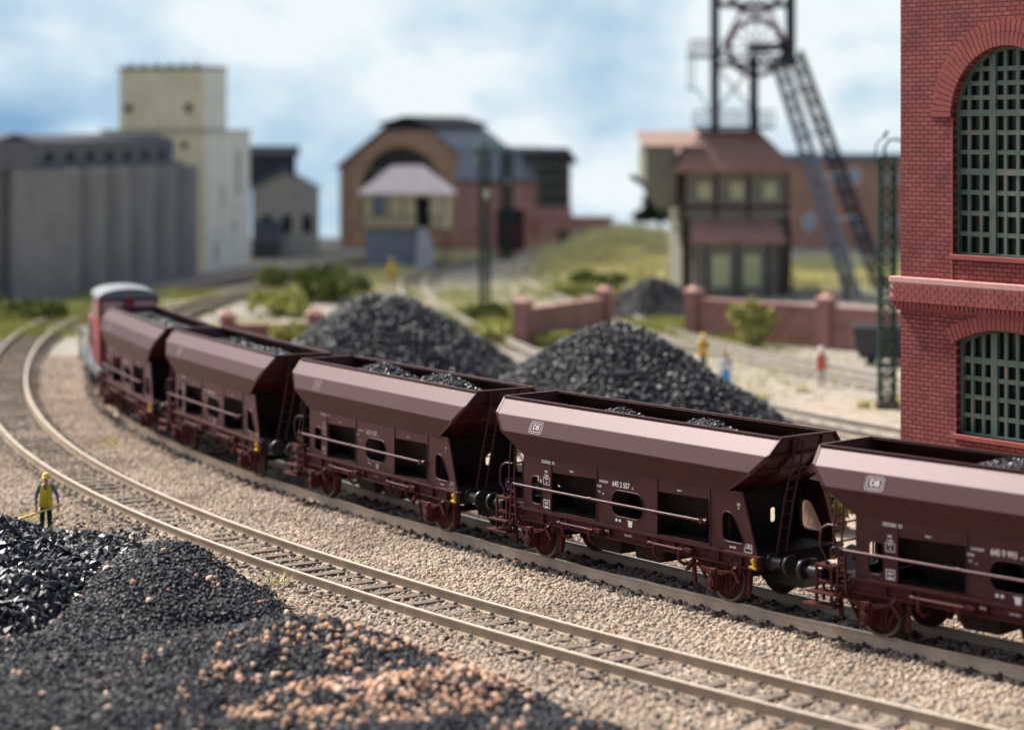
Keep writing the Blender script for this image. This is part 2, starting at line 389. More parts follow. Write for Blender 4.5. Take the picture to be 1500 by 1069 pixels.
track(TRAIN, 'railway track with polished rails carrying the line of coal wagons', SLEEP, .62, -.225, visible=inframe, side_m=paint('shade_lifted_rail_side', (.52,.41,.30), .85, .1, .2, 1.5))  # rail side colour lightened to make up for the shade on it
track(FRONT, 'empty railway track curving in front of the coal train, half buried in ballast', SLEEPG, .62, -.20, visible=inframe, top=paint('highlight_cream_rail_top', (.62,.56,.45), .4, .5, .1, 2))  # pale cream paints in the highlight along the rail tops
PALER = paint('pale_rail_paint', (.5,.46,.40), .6, .3, .15, 1.5); GREYR = paint('grey_rail_paint', (.33,.30,.26), .8, .1, .15, 1.5)
track(MID, 'blurred empty track passing between the coal heaps and the brick walls', SLEEPG, 1.0, -.335, False, visible=inframe, top=PALER, side_m=GREYR)
track(BACK, 'blurred empty track passing in front of the long brick boundary wall', SLEEPG, 1.0, -.335, False, visible=inframe, top=PALER, side_m=GREYR)

# ------------------------------------------------------------------ hopper wagon
R4 = [(4.40,.79,3.475),(4.335,1.09,3.137),(3.98,1.23,2.788),(3.22,1.16,2.33)]
def rrect(x0, x1, z0, z1, r, n=5):
    out = []
    for cx, cz, a0 in ((x1-r,z1-r,0),(x0+r,z1-r,PI/2),(x0+r,z0+r,PI),(x1-r,z0+r,1.5*PI)):
        for k in range(n+1): a = a0+k*PI/2/n; out.append((cx+r*math.cos(a), cz+r*math.sin(a)))
    return out
def rpoly(P, r, n=4):
    out = []
    for i, p in enumerate(P):
        a = Vector(P[i-1]); b = Vector(p); c = Vector(P[(i+1) % len(P)])
        q0 = b+(a-b).normalized()*r; q1 = b+(c-b).normalized()*r
        for k in range(n+1):
            t = k/n; out.append(tuple(q0*(1-t)**2+b*2*t*(1-t)+q1*t*t))
    return out
def make_wagon():
    root = thing('hopper_wagon', 'x', 'hopper wagon', group='maroon coal hopper wagons of the train')
    # hopper shell
    mb = MB(); rings = []
    def ring(L, a, z): return [(-L,-a,z),(L,-a,z),(L,a,z),(-L,a,z)]
    outer = [ring(*q) for q in R4]; inner = [ring(L-.05, a-.045, z) for L, a, z in [(R4[0][0], R4[0][1], R4[0][2])]]+[ring(R4[1][0]-.09, R4[1][1]-.06, R4[1][2]), ring(R4[2][0]-.1, R4[2][1]-.06, R4[2][2]+.02)]
    inner += [ring(3.15, 1.05, 2.42)]
    seq = outer[::-1]+inner
    vs = [v for r in seq for v in r]
    fs = [(i*4+k, i*4+(k+1) % 4, (i+1)*4+(k+1) % 4, (i+1)*4+k) for i in range(len(seq)-1) for k in range(4)]
    fs.append(tuple(range((len(seq)-1)*4, len(seq)*4)))
    mb.add(vs, fs)
    hop = mb.build('hopper', MAROON, root, bevel=.012)
    rim = MB()
    L, a, z = R4[0]
    c = ring(L, a, z+.012)
    for k in range(4): rim.beam(c[k], c[(k+1) % 4], .07, .045)
    rim.build('rim', MAROON, hop)
    # end ribs and flanges
    for s in (-1, 1):
        rb = MB()
        for m in (-1, 1):
            prev = None
            for (L_, a_, z_) in R4:
                q = (s*(L_+.015), m*(a_-.03), z_)
                if prev: rb.beam(prev, q, .06, .07)
                prev = q
            prev = None
            for (L_, a_, z_) in R4:
                q = (s*(L_+.02), m*.42, z_-.02)
                if prev: rb.beam(prev, q, .05, .07)
                prev = q
        rb.beam((s*4.35,-1.06,3.13), (s*4.35,1.06,3.13), .05, .06)
        rb.beam((s*4.0,-1.2,2.78), (s*4.0,1.2,2.78), .05, .06)
        rb.build('end_rib', MAROON, root)
    # lower funnel with two discharge chutes
    mb = MB()
    for s in (-1, 1):
        top = [(0,-1.06,2.34),(s*3.16,-1.06,2.34),(s*3.16,1.06,2.34),(0,1.06,2.34)]
        bot = [(s*.35,-.5,.98),(s*1.75,-.5,.98),(s*1.75,.5,.98),(s*.35,.5,.98)]
        mb.add(top+bot, [(0,1,5,4),(1,2,6,5),(2,3,7,6),(3,0,4,7),(4,5,6,7)])
        for k in (-.35, .35):
            mb.beam((s*3.16,k,2.36), (s*1.78,k,1.0), .05, .09)
    mb.build('discharge_chute', DARKU, root)
    mb = MB()
    for s in (-1, 1):
        mb.add([(s*.2,-.95,.93),(s*1.3,-.95,.93),(s*1.0,-.9,.5),(s*.25,-.9,.5),(s*.2,.95,.93),(s*1.3,.95,.93),(s*1.0,.9,.5),(s*.25,.9,.5)],[(0,1,2,3),(7,6,5,4),(0,4,5,1),(1,5,6,2),(2,6,7,3),(3,7,4,0)])
        mb.beam((s*.2,0,.7),(s*2.9,0,.55),.08)
    mb.build('discharge_gate', DARKU, root)
    # side panels with cut-outs
    outer_p = [(-3.28,1.14),(4.12,1.14),(3.70,2.36),(-3.28,2.345)]
    holes = [[(-2.29,1.17),(-.77,1.17),(-.77,2.07),(-2.29,2.03)], [(1.19,1.17),(2.76,1.17),(2.76,2.10),(1.19,2.06)],
             rrect(-.26,.74,1.36,1.92,.22), rpoly([(3.13,1.32),(3.80,1.32),(3.42,1.93),(3.13,1.93)], .16), rpoly([(-2.98,1.26),(-2.63,1.26),(-2.63,1.88),(-2.98,1.88)], .12)]
    for m in (-1, 1):
        mb = MB(); mb.panel(outer_p, holes, lambda a, b, t: (a, m*(1.15-.045*t), b))
        pn = mb.build('side_panel', MAROON, root)
        fr = MB()
        for H in holes[2:]:
            fr.tube([(a, m*1.152, b) for a, b in H+H[:2]], .013, 5, False)
        for x in (-2.3,-.76,1.18,2.77): fr.box(x-.012, x+.012, min(m*1.15,m*1.165), max(m*1.15,m*1.165), 1.17, 2.33)
        fr.build('moulding', MAROON, pn)
    mb = MB()
    for x in (-2.62, -.78, 1.17, 2.79):
        mb.box(x-.02, x+.02, -1.08, 1.08, 1.17, 1.32)
    for s in (-1, 1):
        mb.beam((s*3.2,-1.0,1.2),(s*3.2,-1.0,2.3),.08); mb.beam((s*3.2,1.0,1.2),(s*3.2,1.0,2.3),.08)
    mb.build('cross_frame', DARKU, root)
    for x, hs in ((-3.18, [rrect(-.98,-.62,1.36,1.92,.1), rrect(-.25,-.1,1.5,1.9,.05)]), (2.98, [[(-.45,1.22),(-.12,1.22),(-.40,1.62)], rrect(.35,.5,1.5,1.8,.05)])):
        mb = MB(); mb.panel([(-1.07,1.17),(1.07,1.17),(1.07,2.32),(-1.07,2.32)], hs, lambda a, b, q: (x+.03*q, a, b)); mb.build('dark_blocking_plate', DARKU, root)  # plates added to keep the openings dark; holes leave the bright spots
    # underframe
    mb = MB()
    for m in (-1, 1):
        y0, y1 = sorted((m*1.08, m*1.14)); mb.box(-3.38, 4.2, y0, y1, .885, 1.10)
        y0, y1 = sorted((m*1.02, m*1.235)); mb.box(-3.42, 4.24, y0, y1, 1.10, 1.145)
        y0, y1 = sorted((m*1.08, m*1.20)); mb.box(-3.36, 4.18, y0, y1, .855, .885)
        rr = random.Random(3)
        for x in (-2.55,-1.95,-.3,.9,1.75,2.2,3.05,3.7):
            y0, y1 = sorted((m*1.14, m*1.20)); mb.box(x-.015, x+.015, y0, y1, .885, 1.10)
        for k in range(26):
            x = rr.choice((-3.2,-2.45,2.3,3.15))+rr.uniform(0,.75); z = rr.uniform(.92,1.06)
            y0, y1 = sorted((m*1.14, m*1.158)); mb.box(x, x+rr.uniform(.02,.06), y0, y1, z, z+.025)
    mb.build('solebar', UNDER, root)
    mb = MB(); mb.box(-4.2, 4.22, -1.02, 1.02, 1.11, 1.16)
    mb.box(-4.22,-4.12,-1.1,1.1,.86,1.15); mb.box(4.14,4.24,-1.12,1.12,.86,1.14)
    mb.build('deck', DARKU, root)
    # buffers, couplers
    for s in (-1, 1):
        for m in (-1, 1):
            mb = MB(); b = s*4.22
            mb.cyl((b,m*.875,1.03),(b+s*.08,m*.875,1.03),.17,18); mb.cyl((b,m*.875,1.03),(b+s*.36,m*.875,1.03),.115,18)
            mb.cyl((b+s*.34,m*.875,1.03),(b+s*.52,m*.875,1.03),.075,14)
            mb.tube([(b+s*.5,m*.875,1.03),(b+s*.54,m*.875,1.03),(b+s*.57,m*.875,1.03)],[.19,.215,.2],22)
            mb.build('buffer', BLACKP, root)
        mb = MB(); mb.beam((s*4.1,0,.95),(s*4.62,0,.95),.14,.16); mb.beam((s*4.55,0,.95),(s*4.82,0,.78),.1,.12); mb.box(min(s*3.6,s*4.5),max(s*3.6,s*4.5),-.25,.25,.45,.75)
        mb.tube([(s*4.2,.35,.95),(s*4.45,.36,.8),(s*4.65,.35,.6),(s*4.82,.3,.7)],.03,6)
        mb.build('coupling', BLACKP, root)
    # wheelsets with suspension
    for s in (-1, 1):
        x = s*2.95
        ax = MB(); ax.cyl((x,-1.2,.5),(x,1.2,.5),.08,12); ax = ax.build('axle', DARKU, root)
        for m in (-1, 1):
            mb = MB(); n = 36
            prof = [(.0,.62),(.14,.62),(.16,.69),(.42,.70),(.44,.79),(.49,.79),(.5,.67),(.53,.665),(.53,.64),(.45,.64),(.42,.66),(.16,.66),(0,.66)]
            for j in range(len(prof)-1):
                (r0, y0), (r1, y1) = prof[j], prof[j+1]
                mb.cur = 1 if j in (3,4,5) else 0
                vs = [(x+r*math.cos(2*PI*k/n), m*(y+.03), .5+r*math.sin(2*PI*k/n)) for r, y in ((r0,y0),(r1,y1)) for k in range(n)]
                mb.add(vs, [(k,(k+1)%n,n+(k+1)%n,n+k) for k in range(n)])
            mb.build('wheel', [UNDER, TYRE], ax, fix=False)
            # axle guard plate
            g = MB(); P = [(-.72,.87),(.72,.87),(.62,.74),(.36,.62),(.30,.22),(.13,.22),(.13,.60),(-.13,.60),(-.13,.22),(-.30,.22),(-.36,.62),(-.62,.74)]
            g.panel(P, [], lambda a, b, t: (x+a, m*(1.05-.03*t), b))
            for e in (-1, 1):
                g.beam((x+e*.23, m*1.06, .25),(x+e*.23, m*1.06, .8),.05,.04)
                g.beam((x+e*.33, m*1.03, .30),(x+e*.68, m*1.03, .86),.05,.05)
            g.build('axle_guard', UNDER, root)
            b = MB(); y0, y1 = sorted((m*1.02, m*1.26)); b.box(x-.14,x+.14,y0,y1,.34,.60)
            b.cyl((x,m*1.24,.46),(x,m*1.33,.46),.115,16); b.cyl((x,m*1.32,.46),(x,m*1.35,.46),.06,12)
            y0, y1 = sorted((m*1.08, m*1.30)); b.box(x-.11,x+.11,y0,y1,.29,.335); b.box(x-.09,x+.09,y0,y1,.60,.74)
            b.cyl((x,m*1.25,.64),(x,m*1.33,.64),.05,10)
            b.build('axle_box', UNDER, root, bevel=.008)
            sp = MB()
            for q in range(5):
                hl = .62-.11*q; z0 = .70-.022*q
                pts = [(x+hl*t, m*1.2, z0+.075*(t*hl/.62)**2-.0*q) for t in (-1,-.66,-.33,0,.33,.66,1)]
                for i in range(6): sp.beam(pts[i], pts[i+1], .1, .02)
            sp.build('leaf_spring', UNDER, root)
            hg = MB()
            for e in (-1, 1):
                p0 = Vector((x+e*.60, m*1.22, .79)); p1 = Vector((x+e*.76, m*1.22, .60)) if e > 0 else Vector((x+e*.74, m*1.22, .62))
                hg.beam((x+e*.60,m*1.12,.90), p0, .07, .06)
                for t in (0,.33,.66,1.0): 
                    q = p0.lerp(p1, t); hg.cyl(q-Vector((0,m*.03,0)), q+Vector((0,m*.07,0)), .042, 8)
                hg.beam(p0, p1, .05, .05)
            hg.build('spring_hanger', UNDER, root)
            for e in (-1, 1):
                br = MB()
                for k in range(5):
                    a0 = math.radians(-32+14*k); a1 = math.radians(-32+14*(k+1))
                    br.beam((x+e*.57*math.cos(a0), m*.74, .5+.57*math.sin(a0)), (x+e*.57*math.cos(a1), m*.74, .5+.57*math.sin(a1)), .09, .07)
                br.beam((x+e*.62, m*.78, .5),(x+e*.66, m*.85, 1.0),.06,.05)
                br.beam((x+e*.66, m*.85, .95),(x+e*.80, m*1.0, .9),.06,.05); br.beam((x+e*.78, m*1.0, .25),(x+e*.82, m*1.0, .93),.09,.05)
                br.build('brake_block', UNDER, root)
    # long side handrail and grab bars (both sides)
    for m in (-1, 1):
        mb = MB(); y = m*1.25
        mb.tube([(-3.5,y,1.63),(-.88,y,1.635),(1.2,y,1.645),(2.72,y,1.655)], .032, 8)
        for x in (-.88, 1.2): mb.cyl((x-.05,y,1.638),(x+.05,y,1.64),.042,8)
        mb.cyl((2.66,m*1.15,1.655),(2.66,m*1.33,1.655),.055,10); mb.cyl((2.70,y,1.655),(2.78,y,1.655),.05,10)
        for x in (-2.46,-.78,1.17): mb.cyl((x,m*1.15,1.63),(x,m*1.26,1.63),.02,6)
        mb.build('side_handrail', MAROON, root)
        for (a, b) in ((-1.85,-.72),(1.12,2.12)):
            mb = MB(); y = m*1.30; mb.cyl((a,y,.985),(b,y,.985),.03,8); mb.cyl((a-.05,y,.985),(a+.04,y,.985),.045,8)
            for x in (a+.12, b-.12):
                mb.tube([(x,y-m*.02,1.03),(x,y,.9),(x+.02,y,.75),(x+.05,y-m*.1,.68),(x+.08,y-m*.2,.70)], .04, 6)
                mb.beam((x,m*1.14,1.0),(x,y,1.0),.06,.05)
            y0, y1 = sorted((m*1.15, m*1.30)); mb.box(b,b+.22,y0,y1,.95,1.03)
            mb.build('grab_bar', UNDER, root)
    # brake platform end (-x): steps, levers, loops, railing
    for m in (-1, 1):
        mb = MB()
        ya, yb = sorted((m*.98, m*1.24))
        for x in (-4.16,-3.80):
            for y in (m*1.0, m*1.22): mb.beam((x,y,.55),(x,y,1.26),.05,.05)
        mb.box(-4.2,-3.74,ya,yb,1.22,1.28); mb.box(-4.2,-3.74,ya,yb,.92,.96)
        mb.build('step_frame', UNDER, root)
        for (x0, x1, z) in ((-4.32,-3.66,.78),(-4.42,-3.66,.53)):
            sb = MB(); y0, y1 = sorted((m*1.02, m*1.36)); sb.box(x0,x1,y0,y1,z-.045,z); sb.build('step', UNDER, root, bevel=.008)
        mb = MB()
        for x, xt in ((-3.66,-3.60),(-3.42,-3.48)):
            mb.beam((x,m*1.24,.80),(xt,m*1.24,1.50),.045,.05)
        for z in (.95,1.15,1.32,1.45): mb.beam((-3.66+.04*(z-.8),m*1.24,z),(-3.42-.04*(z-.8),m*1.24,z),.04,.04)
        mb.beam((-3.44,m*1.2,.85),(-3.28,m*1.15,1.12),.05,.05)
        mb.build('lever_bracket', UNDER, root)
        for x in (-3.76, -3.57):
            mb = MB(); mb.tube([(x+.03,m*1.22,1.42),(x,m*1.2,1.6),(x-.02,m*1.16,2.0),(x-.01,m*1.12,2.52)],.022,6)
            n = 14; mb.tube([(x+.02+.07*math.cos(2*PI*k/n), m*1.23, 1.56+.09*math.sin(2*PI*k/n)) for k in range(n+1)],.018,5,False)
            mb.build('brake_lever', MAROON, root)
        mb = MB()
        mb.tube([(-3.98,m*1.12,1.26),(-4.0,m*1.14,1.42),(-4.12,m*1.16,1.6),(-4.12,m*1.16,1.85),(-4.08,m*1.15,1.97),(-3.97,m*1.12,2.04),(-3.76,m*1.1,2.04)],.025,6)
        mb.cyl((-3.98,m*1.12,1.24),(-3.98,m*1.12,1.34),.05,8)
        mb.build('loop_handrail', MAROON, root)
    mb = MB()
    for z in (1.62, 1.98): mb.cyl((-4.12,-1.0,z),(-4.12,1.0,z),.02,6)
    for y in (-.5,0,.5): mb.cyl((-4.12,y,1.15),(-4.12,y,2.0),.02,6)
    mb.cyl((-3.9,.3,1.15),(-3.9,.3,2.1),.025,6); n = 16
    mb.tube([(-3.9+.22*math.cos(2*PI*k/n),.3+.22*math.sin(2*PI*k/n),2.1) for k in range(n+1)],.018,5,False)
    mb.build('platform_railing', MAROON, root)
    # ladder on the +x end (and the -x end)
    mb = MB()
    for s in (1,):
        L0 = [(4.2,-.68,1.16),(4.22,-.5,2.15),(4.42,-.42,3.1),(4.43,-.42,3.4)]; L1 = [(4.2,-.42,1.16),(4.22,-.24,2.15),(4.42,-.18,3.1),(4.43,-.18,3.4)]
        mb.tube(L0,.024,6); mb.tube(L1,.024,6)
        def at(Lx, z):
            for a, b in zip(Lx, Lx[1:]):
                if a[2] <= z <= b[2]: t = (z-a[2])/(b[2]-a[2]); return Vector(a).lerp(Vector(b), t)
        for k in range(8): z = 1.4+k*.26; mb.cyl(at(L0,z), at(L1,z), .017, 6)
    mb.build('ladder', MAROON, root)
    for m in (-1, 1):
        mb = MB(); mb.beam((4.1,m*1.22,.93),(4.1,m*1.22,1.10),.05,.06); mb.beam((4.0,m*1.24,.93),(4.18,m*1.24,.915),.05,.035); mb.cyl((4.1,m*1.2,1.07),(4.1,m*1.28,1.07),.04,8)
        mb.build('tow_hook', YEL, root)
    return root
def lettering(root, number, faint=False, clear=True):
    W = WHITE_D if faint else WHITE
    (L1, a1, z1), (L2, a2, z2) = R4[1], R4[2]
    n = Vector((0, -(z1-z2), -(a2-a1))).normalized()           # outward normal of the middle band
    n = Vector((0, -(z1-z2), -(a2-a1))).normalized()
    up = Vector((0, a2-a1, z1-z2)).normalized()
    c = Vector((-2.82, -(a1+a2)/2, (z1+z2)/2))
    nn = Vector((1,0,0)).cross(up)
    M = Matrix(((1,up.x,nn.x,c.x),(0,up.y,nn.y,c.y),(0,up.z,nn.z,c.z),(0,0,0,1)))
    M = M @ Matrix.Translation((0,0,.006))
    mb = MB()
    for (hw, hh, r, t) in ((.215,.14,.06,.007),(.17,.10,.045,.009)):
        o = rrect(-hw,hw,-hh,hh,r); i = rrect(-hw+t,hw-t,-hh+t,hh-t,r-t*.6)
        mb.panel(o, [i], lambda a, b, q: M @ Vector((a, b, .002*q)))
    put_text(mb, 'DB', .17, M, .0, 1.0)
    tag(mb.build('emblem', W, root), 'outlined railway emblem reading DB')
    Pm = lambda x, z, y=-1.152: Matrix(((1,0,0,x),(0,0,-1,y),(0,1,0,z),(0,0,0,1)))
    mb = MB()
    put_text(mb, number[0], .165, Pm(.03,2.04), .003, .84); put_text(mb, number[1], .08, Pm(.40,2.01), .002, 1)
    put_text(mb, '21 RIV EUROP', .075, Pm(-.53,2.045), .001, .62)
    put_text(mb, '80 DB', .08, Pm(-.68,1.93), .001, .7); put_text(mb, 'Fcs', .08, Pm(-.68,1.82), 0, .7); put_text(mb, '090', .05, Pm(-.55,1.78), 0, .7)
    tag(mb.build('running_number', W, root), 'white running number '+number[0].strip())
    mb = MB()
    # load table, data boxes
    for k in range(9): mb.box(-2.62+k*.05, -2.60+k*.05, -1.157, -1.151, 2.215, 2.27)
    mb.box(-2.66,-2.2,-1.156,-1.151,2.255,2.262); mb.box(-2.66,-2.2,-1.156,-1.151,2.205,2.212)
    put_text(mb, '26,5', .05, Pm(-2.4,2.235), 0, .8)
    put_text(mb, 'MGB', .06, Pm(-2.48,2.02), .001, .8); put_text(mb, '11 200kg', .055, Pm(-2.48,1.94), .001, .7)
    def frame(x0, x1, z0, z1, t=.012): mb.panel([(x0,z0),(x1,z0),(x1,z1),(x0,z1)], [[(x0+t,z0+t),(x1-t,z0+t),(x1-t,z1-t),(x0+t,z1-t)]], lambda a, b, q: (a, -1.151-.004*q, b))
    frame(-2.58,-2.36,1.73,1.90); put_text(mb, '40 m\u00b3', .06, Pm(-2.47,1.86), .001, .7); put_text(mb, '27', .06, Pm(-2.47,1.78), .001, .9)
    frame(-2.57,-2.36,1.21,1.40, .016); put_text(mb, 'REV', .07, Pm(-2.465,1.32), .003, .9); mb.box(-2.52,-2.41,-1.156,-1.151,1.235,1.262)
    put_text(mb, 'Schieber 1', .055, Pm(-1.6,2.13), .001, .62); put_text(mb, 'Schieber 2', .055, Pm(1.86,2.16), .001, .62)
    mb.ngon([(-.16,-1.156,1.28),(-.10,-1.156,1.24),(-.07,-1.156,1.28),(-.10,-1.156,1.325)]); mb.ngon([(-.04,-1.156,1.28),(-.01,-1.156,1.325),(.05,-1.156,1.28),(-.01,-1.156,1.24)])
    mb.add([(.22,-1.156,1.32),(.42,-1.156,1.32),(.40,-1.156,1.29),(.39,-1.156,1.18),(.27,-1.156,1.18),(.26,-1.156,1.29)],[(0,1,2,3,4,5)])
    put_text(mb, 'UIC', .075, Pm(3.60,2.10), .001, .75); put_text(mb, 'St', .06, Pm(3.60,2.03), .001, .9)
    put_text(mb, 'Unt. 10.80', .055, Pm(3.43,1.225), .003, .75)
    frame(3.76,3.98,1.175,1.27); frame(3.80,3.98,1.29,1.34,.008); put_text(mb, 'KE', .045, Pm(3.89,1.315), .001, 1)
    tag(mb.build('data_lettering', W, root), 'small white lettering and data boxes on the side')
    mb = MB(); Q = lambda x, z: Pm(x, z, -1.142)
    put_text(mb, 'L\u00fcP 9,64 m', .06, Q(-.40,1.0), .003, .7); put_text(mb, '7 '+number[0].strip()+number[1], .065, Q(.25,.99), .001, .68)
    mb.build('frame_lettering', WHITE if not faint else W, root)
def coal_load(x0, root_loc, rz, label, humps, seed, base=3.02):
    nx, ny = 70, 14; vs = []; hs = []
    for j in range(ny):
        for i in range(nx):
            x = -4.15+8.3*i/(nx-1); y = -.92+1.84*j/(ny-1)
            z = base
            for (hx, hz, hw) in humps: z = max(z, base+(hz-base)*math.exp(-((x-hx)/hw)**2-(y/.75)**2)) if False else z+(hz-base)*math.exp(-((x-hx)/hw)**2-(y/.8)**2)
            z += mnoise.noise(Vector((x*1.3+seed*9, y*1.6, 0)))*.06
            vs.append((x, y, min(z, 3.62)))
    fs = [(j*nx+i, j*nx+i+1, (j+1)*nx+i+1, (j+1)*nx+i) for j in range(ny-1) for i in range(nx-1)]
    mb = MB(); mb.add(vs, fs); o = mb.build('coal_load', COALB, None, fix=False, loc=root_loc, rot=rz)
    lumps(o, 170, COAL, .025, .07, 'coal', seed=seed, sub=1, squash=.6, amp=.34, smooth=False, nshapes=4)
    return tag(o, label, 'coal load', 'coal loads in the hopper wagons')

WG = [(-11.603,71.90,-1.195),(-7.70,63.557,-1.105),(-2.568,55.144,-.993),(3.208,47.230,-.898),(9.606,39.701,-.815)]
LAB = ['maroon coal hopper wagon coupled directly behind the red locomotive',
       'maroon coal hopper wagon, second behind the red locomotive, with blurred lettering',
       'maroon coal hopper wagon in the middle of the train with high coal humps',
       'sharply focused maroon coal hopper wagon numbered 645 2 557, with white railway emblem',
       'maroon coal hopper wagon cut off by the right picture edge, below the brick engine house']
NUM = [('645 4 310','-2'),('645 3 148','-6'),('645 0 587','-1'),('645 2 557','-1'),('645 9 993','-4')]
HUMP = [[(-2.4,3.40,1.6),(1.2,3.38,1.8)],[(-1.6,3.40,1.5),(1.6,3.38,1.7)],[(-1.5,3.58,1.0),(1.5,3.58,1.15)],[(-1.35,3.43,.7),(1.35,3.44,.95)],[(-.6,3.52,1.1),(2.0,3.42,1.2)]]
CL = ['loose black coal in the hopper wagon nearest the locomotive','loose black coal in the second wagon from the locomotive','two high humps of black coal in the middle wagon of the train','black coal barely showing above the rim of wagon 645 2 557','black coal hump in the wagon cut off by the right picture edge']
proto = make_wagon(); roots = []
for i, (x, y, a) in enumerate(WG):
    r = proto if i == 0 else copy_tree(proto)
    roots.append(r)
for i, r in enumerate(roots):
    x, y, a = WG[i]; r.location = (x, y, 0); r.rotation_euler = (0,0,a); r['label'] = LAB[i]
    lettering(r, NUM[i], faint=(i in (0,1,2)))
    coal_load(0, (x, y, 0), a, CL[i], HUMP[i], i+3)
# ------------------------------------------------------------------ coal heaps
def heap(name, label, cx, cy, h, r, mat, dens, smin, smax, seed, rnd=.8, kind='coal', step=.3, base=COALB, sub=1, smooth=False, group=None, cat='coal heap', z0=-.35):
    xs = np.arange(-r-1, r+1.01, step)
    sl = h/(r-.0)
    def hf(X, Y):
        d = np.hypot(X, Y); ang = np.arctan2(Y, X)
        k = 1+.10*np.sin(3*ang+seed)+.06*np.sin(5*ang+2*seed)
        z = h+rnd*.55-sl*1.12*np.sqrt((d*k)**2+rnd**2)
        return z0+np.maximum(z, -.1)+(fbm(X+seed*9, Y, 2.1)-.46)*.55*np.clip(z, 0, 1)
    o = grid_mesh(name, xs, xs, hf, base, keep=lambda X, Y: hf(X, Y) > z0-.02); o.location = (cx, cy, 0)
    lumps(o, dens, mat, smin, smax, kind, seed=seed, sub=sub, squash=.65, amp=.34, smooth=smooth)
    return tag(o, label, cat, group)
heap('coal_heap', 'large blurred coal heap behind the middle wagon, left of the other big heap', -5.2, 86.5, 3.75, 5.7, COALG, 62, .05, .17, 11)
heap('coal_heap', 'steep black coal heap rising behind the sharply focused wagon', 3.6, 72.5, 3.7, 5.8, COALG, 85, .045, .145, 13)
heap('coal_heap', 'small low dark coal heap in front of the grey pit building', 7.7, 118, 1.9, 3.4, COALF, 25, .08, .16, 17, rnd=.6)
# foreground pile
def side(X, Y):      # distance inside the boundary line that runs parallel to the empty track
    a = np.array([-7.9, 50.4]); b = np.array([3.4, 33.9]); d = b-a; d = d/np.hypot(*d)
    return -((X-a[0])*(-d[1])*-1*-1+(Y-a[1])*d[0]) if False else ((X-a[0])*d[1]-(Y-a[1])*d[0])
def fine_z(X, Y):
    s_ = side(X, Y)+(fbm(X, Y, 2.2)-.5)*1.2
    z = -.42+np.clip(s_, -1, 1.8)*.38
    z = z+.78*np.exp(-(((X+6.9)/1.55)**2+((Y-44.6)/2.3)**2))+.42*np.exp(-(((X+3.6)/2.2)**2+((Y-39.3)/1.6)**2))
    z = z-.42*np.exp(-(((X+5.4)/1.2)**2+((Y-41.2)/.55)**2))
    z = z-.55*np.clip((-8.3-X)/1.2, 0, 1)*np.clip((Y-40)/1.5, 0, 1)
    return z+(fbm(X+50, Y, 1.3)-.5)*.42
def chunk_line(X, Y): return (X+7.9)*(-5.0)-(Y-46.0)*(-1.8)     # >0 on the left of the joint
fz = grid_mesh('coal_heap', np.arange(-13.5, 7.5, .15), np.arange(30.5, 52, .15), fine_z, COALB, keep=lambda X, Y: (fine_z(X, Y) > -.36) & (np.abs(X) < .2352*Y+3.5) & (side(X, Y) > -1))
lumps(fz, 300, COALF, .024, .085, 'coal', seed=21, sub=1, squash=.75, amp=.34, smooth=False, nshapes=6)
tag(fz, 'wide foreground heap of fine bluish black coal beside the empty track', 'coal heap')
def chunk_z(X, Y):
    z = -.45+2.1*np.exp(-(((X+13.6)/3.0)**2+((Y-48.0)/4.2)**2))+.62*np.exp(-(((X+9.4)/1.8)**2+((Y-46.6)/2.6)**2))+.75*np.exp(-(((X+9.9)/1.5)**2+((Y-43.3)/2.0)**2))
    return z+(fbm(X+90, Y+3, 1.5)-.5)*.4
cz = grid_mesh('coal_heap', np.arange(-18, -6.8, .15), np.arange(38, 54, .15), chunk_z, COALB, keep=lambda X, Y: (chunk_z(X, Y) > -.33) & (np.abs(X) < .2352*Y+3.5) & (np.hypot(X+11.37, Y-53.6) > 1.0))
lumps(cz, 75, COAL, .05, .20, 'coal', seed=22, sub=1, squash=.5, amp=.36, smooth=False, nshapes=6)
tag(cz, 'heap of coarse shiny coal lumps at the left edge below the shovelling worker', 'coal heap')
# loose orange gravel and stray coal
def org_d(X, Y):
    f = fbm(X*1.0, Y*1.0, 1.5, 3)
    m = np.exp(-(((X+1.9)/2.7)**2+((Y-36.8)/2.7)**2)*1.2)
    return .12*np.clip((m*1.1+(f-.5)*2.6-.38)*1.6, 0, 1)+.22*np.clip((m*1.2+(fbm(X+40, Y, .5, 2)-.5)*4-.9)*2, 0, 1)*(m > .1)+.004*(side(X, Y) > .3)
og = grid_mesh('orange_gravel', np.arange(-10, 4, .2), np.arange(32, 48, .2), lambda X, Y: fine_z(X, Y)+.05, COALB, org_d, lambda X, Y: (fine_z(X, Y) > -.36) & (side(X, Y) > 0))
scatter(og, 230, ORG, .03, .10, attr='dens', seed=31, sub=2, squash=.75, amp=.26, keep_base=False)
tag(og, 'loose orange brown gravel mixed into the foreground coal', 'gravel', kind='stuff')
def stray_d(X, Y):
    d = -side(X, Y); return np.where((d > -1.2) & (d < 2.3), np.exp(-np.maximum(d, 0)/.8)*.5*np.clip((fbm(X, Y, 1.0)-.35)*4, 0, 1)+.02, 0)+.6*np.exp(-((X+9.2)**2/1.2+(Y-55)**2/9)*1.0)*np.clip((fbm(X, Y, .8)-.4)*5, 0, 1)
so = grid_mesh('stray_coal', np.arange(-13, 8, .25), np.arange(31, 60, .25), lambda X, Y: bh(X, Y)+.03, COALB, stray_d, lambda X, Y: np.abs(X) < .2352*Y+1)
scatter(so, 40, COAL, .035, .08, 'coal', attr='dens', seed=33, sub=1, squash=.7, amp=.34, smooth=False, keep_base=False)
tag(so, 'stray coal lumps spilled on the ballast', 'coal', kind='stuff')

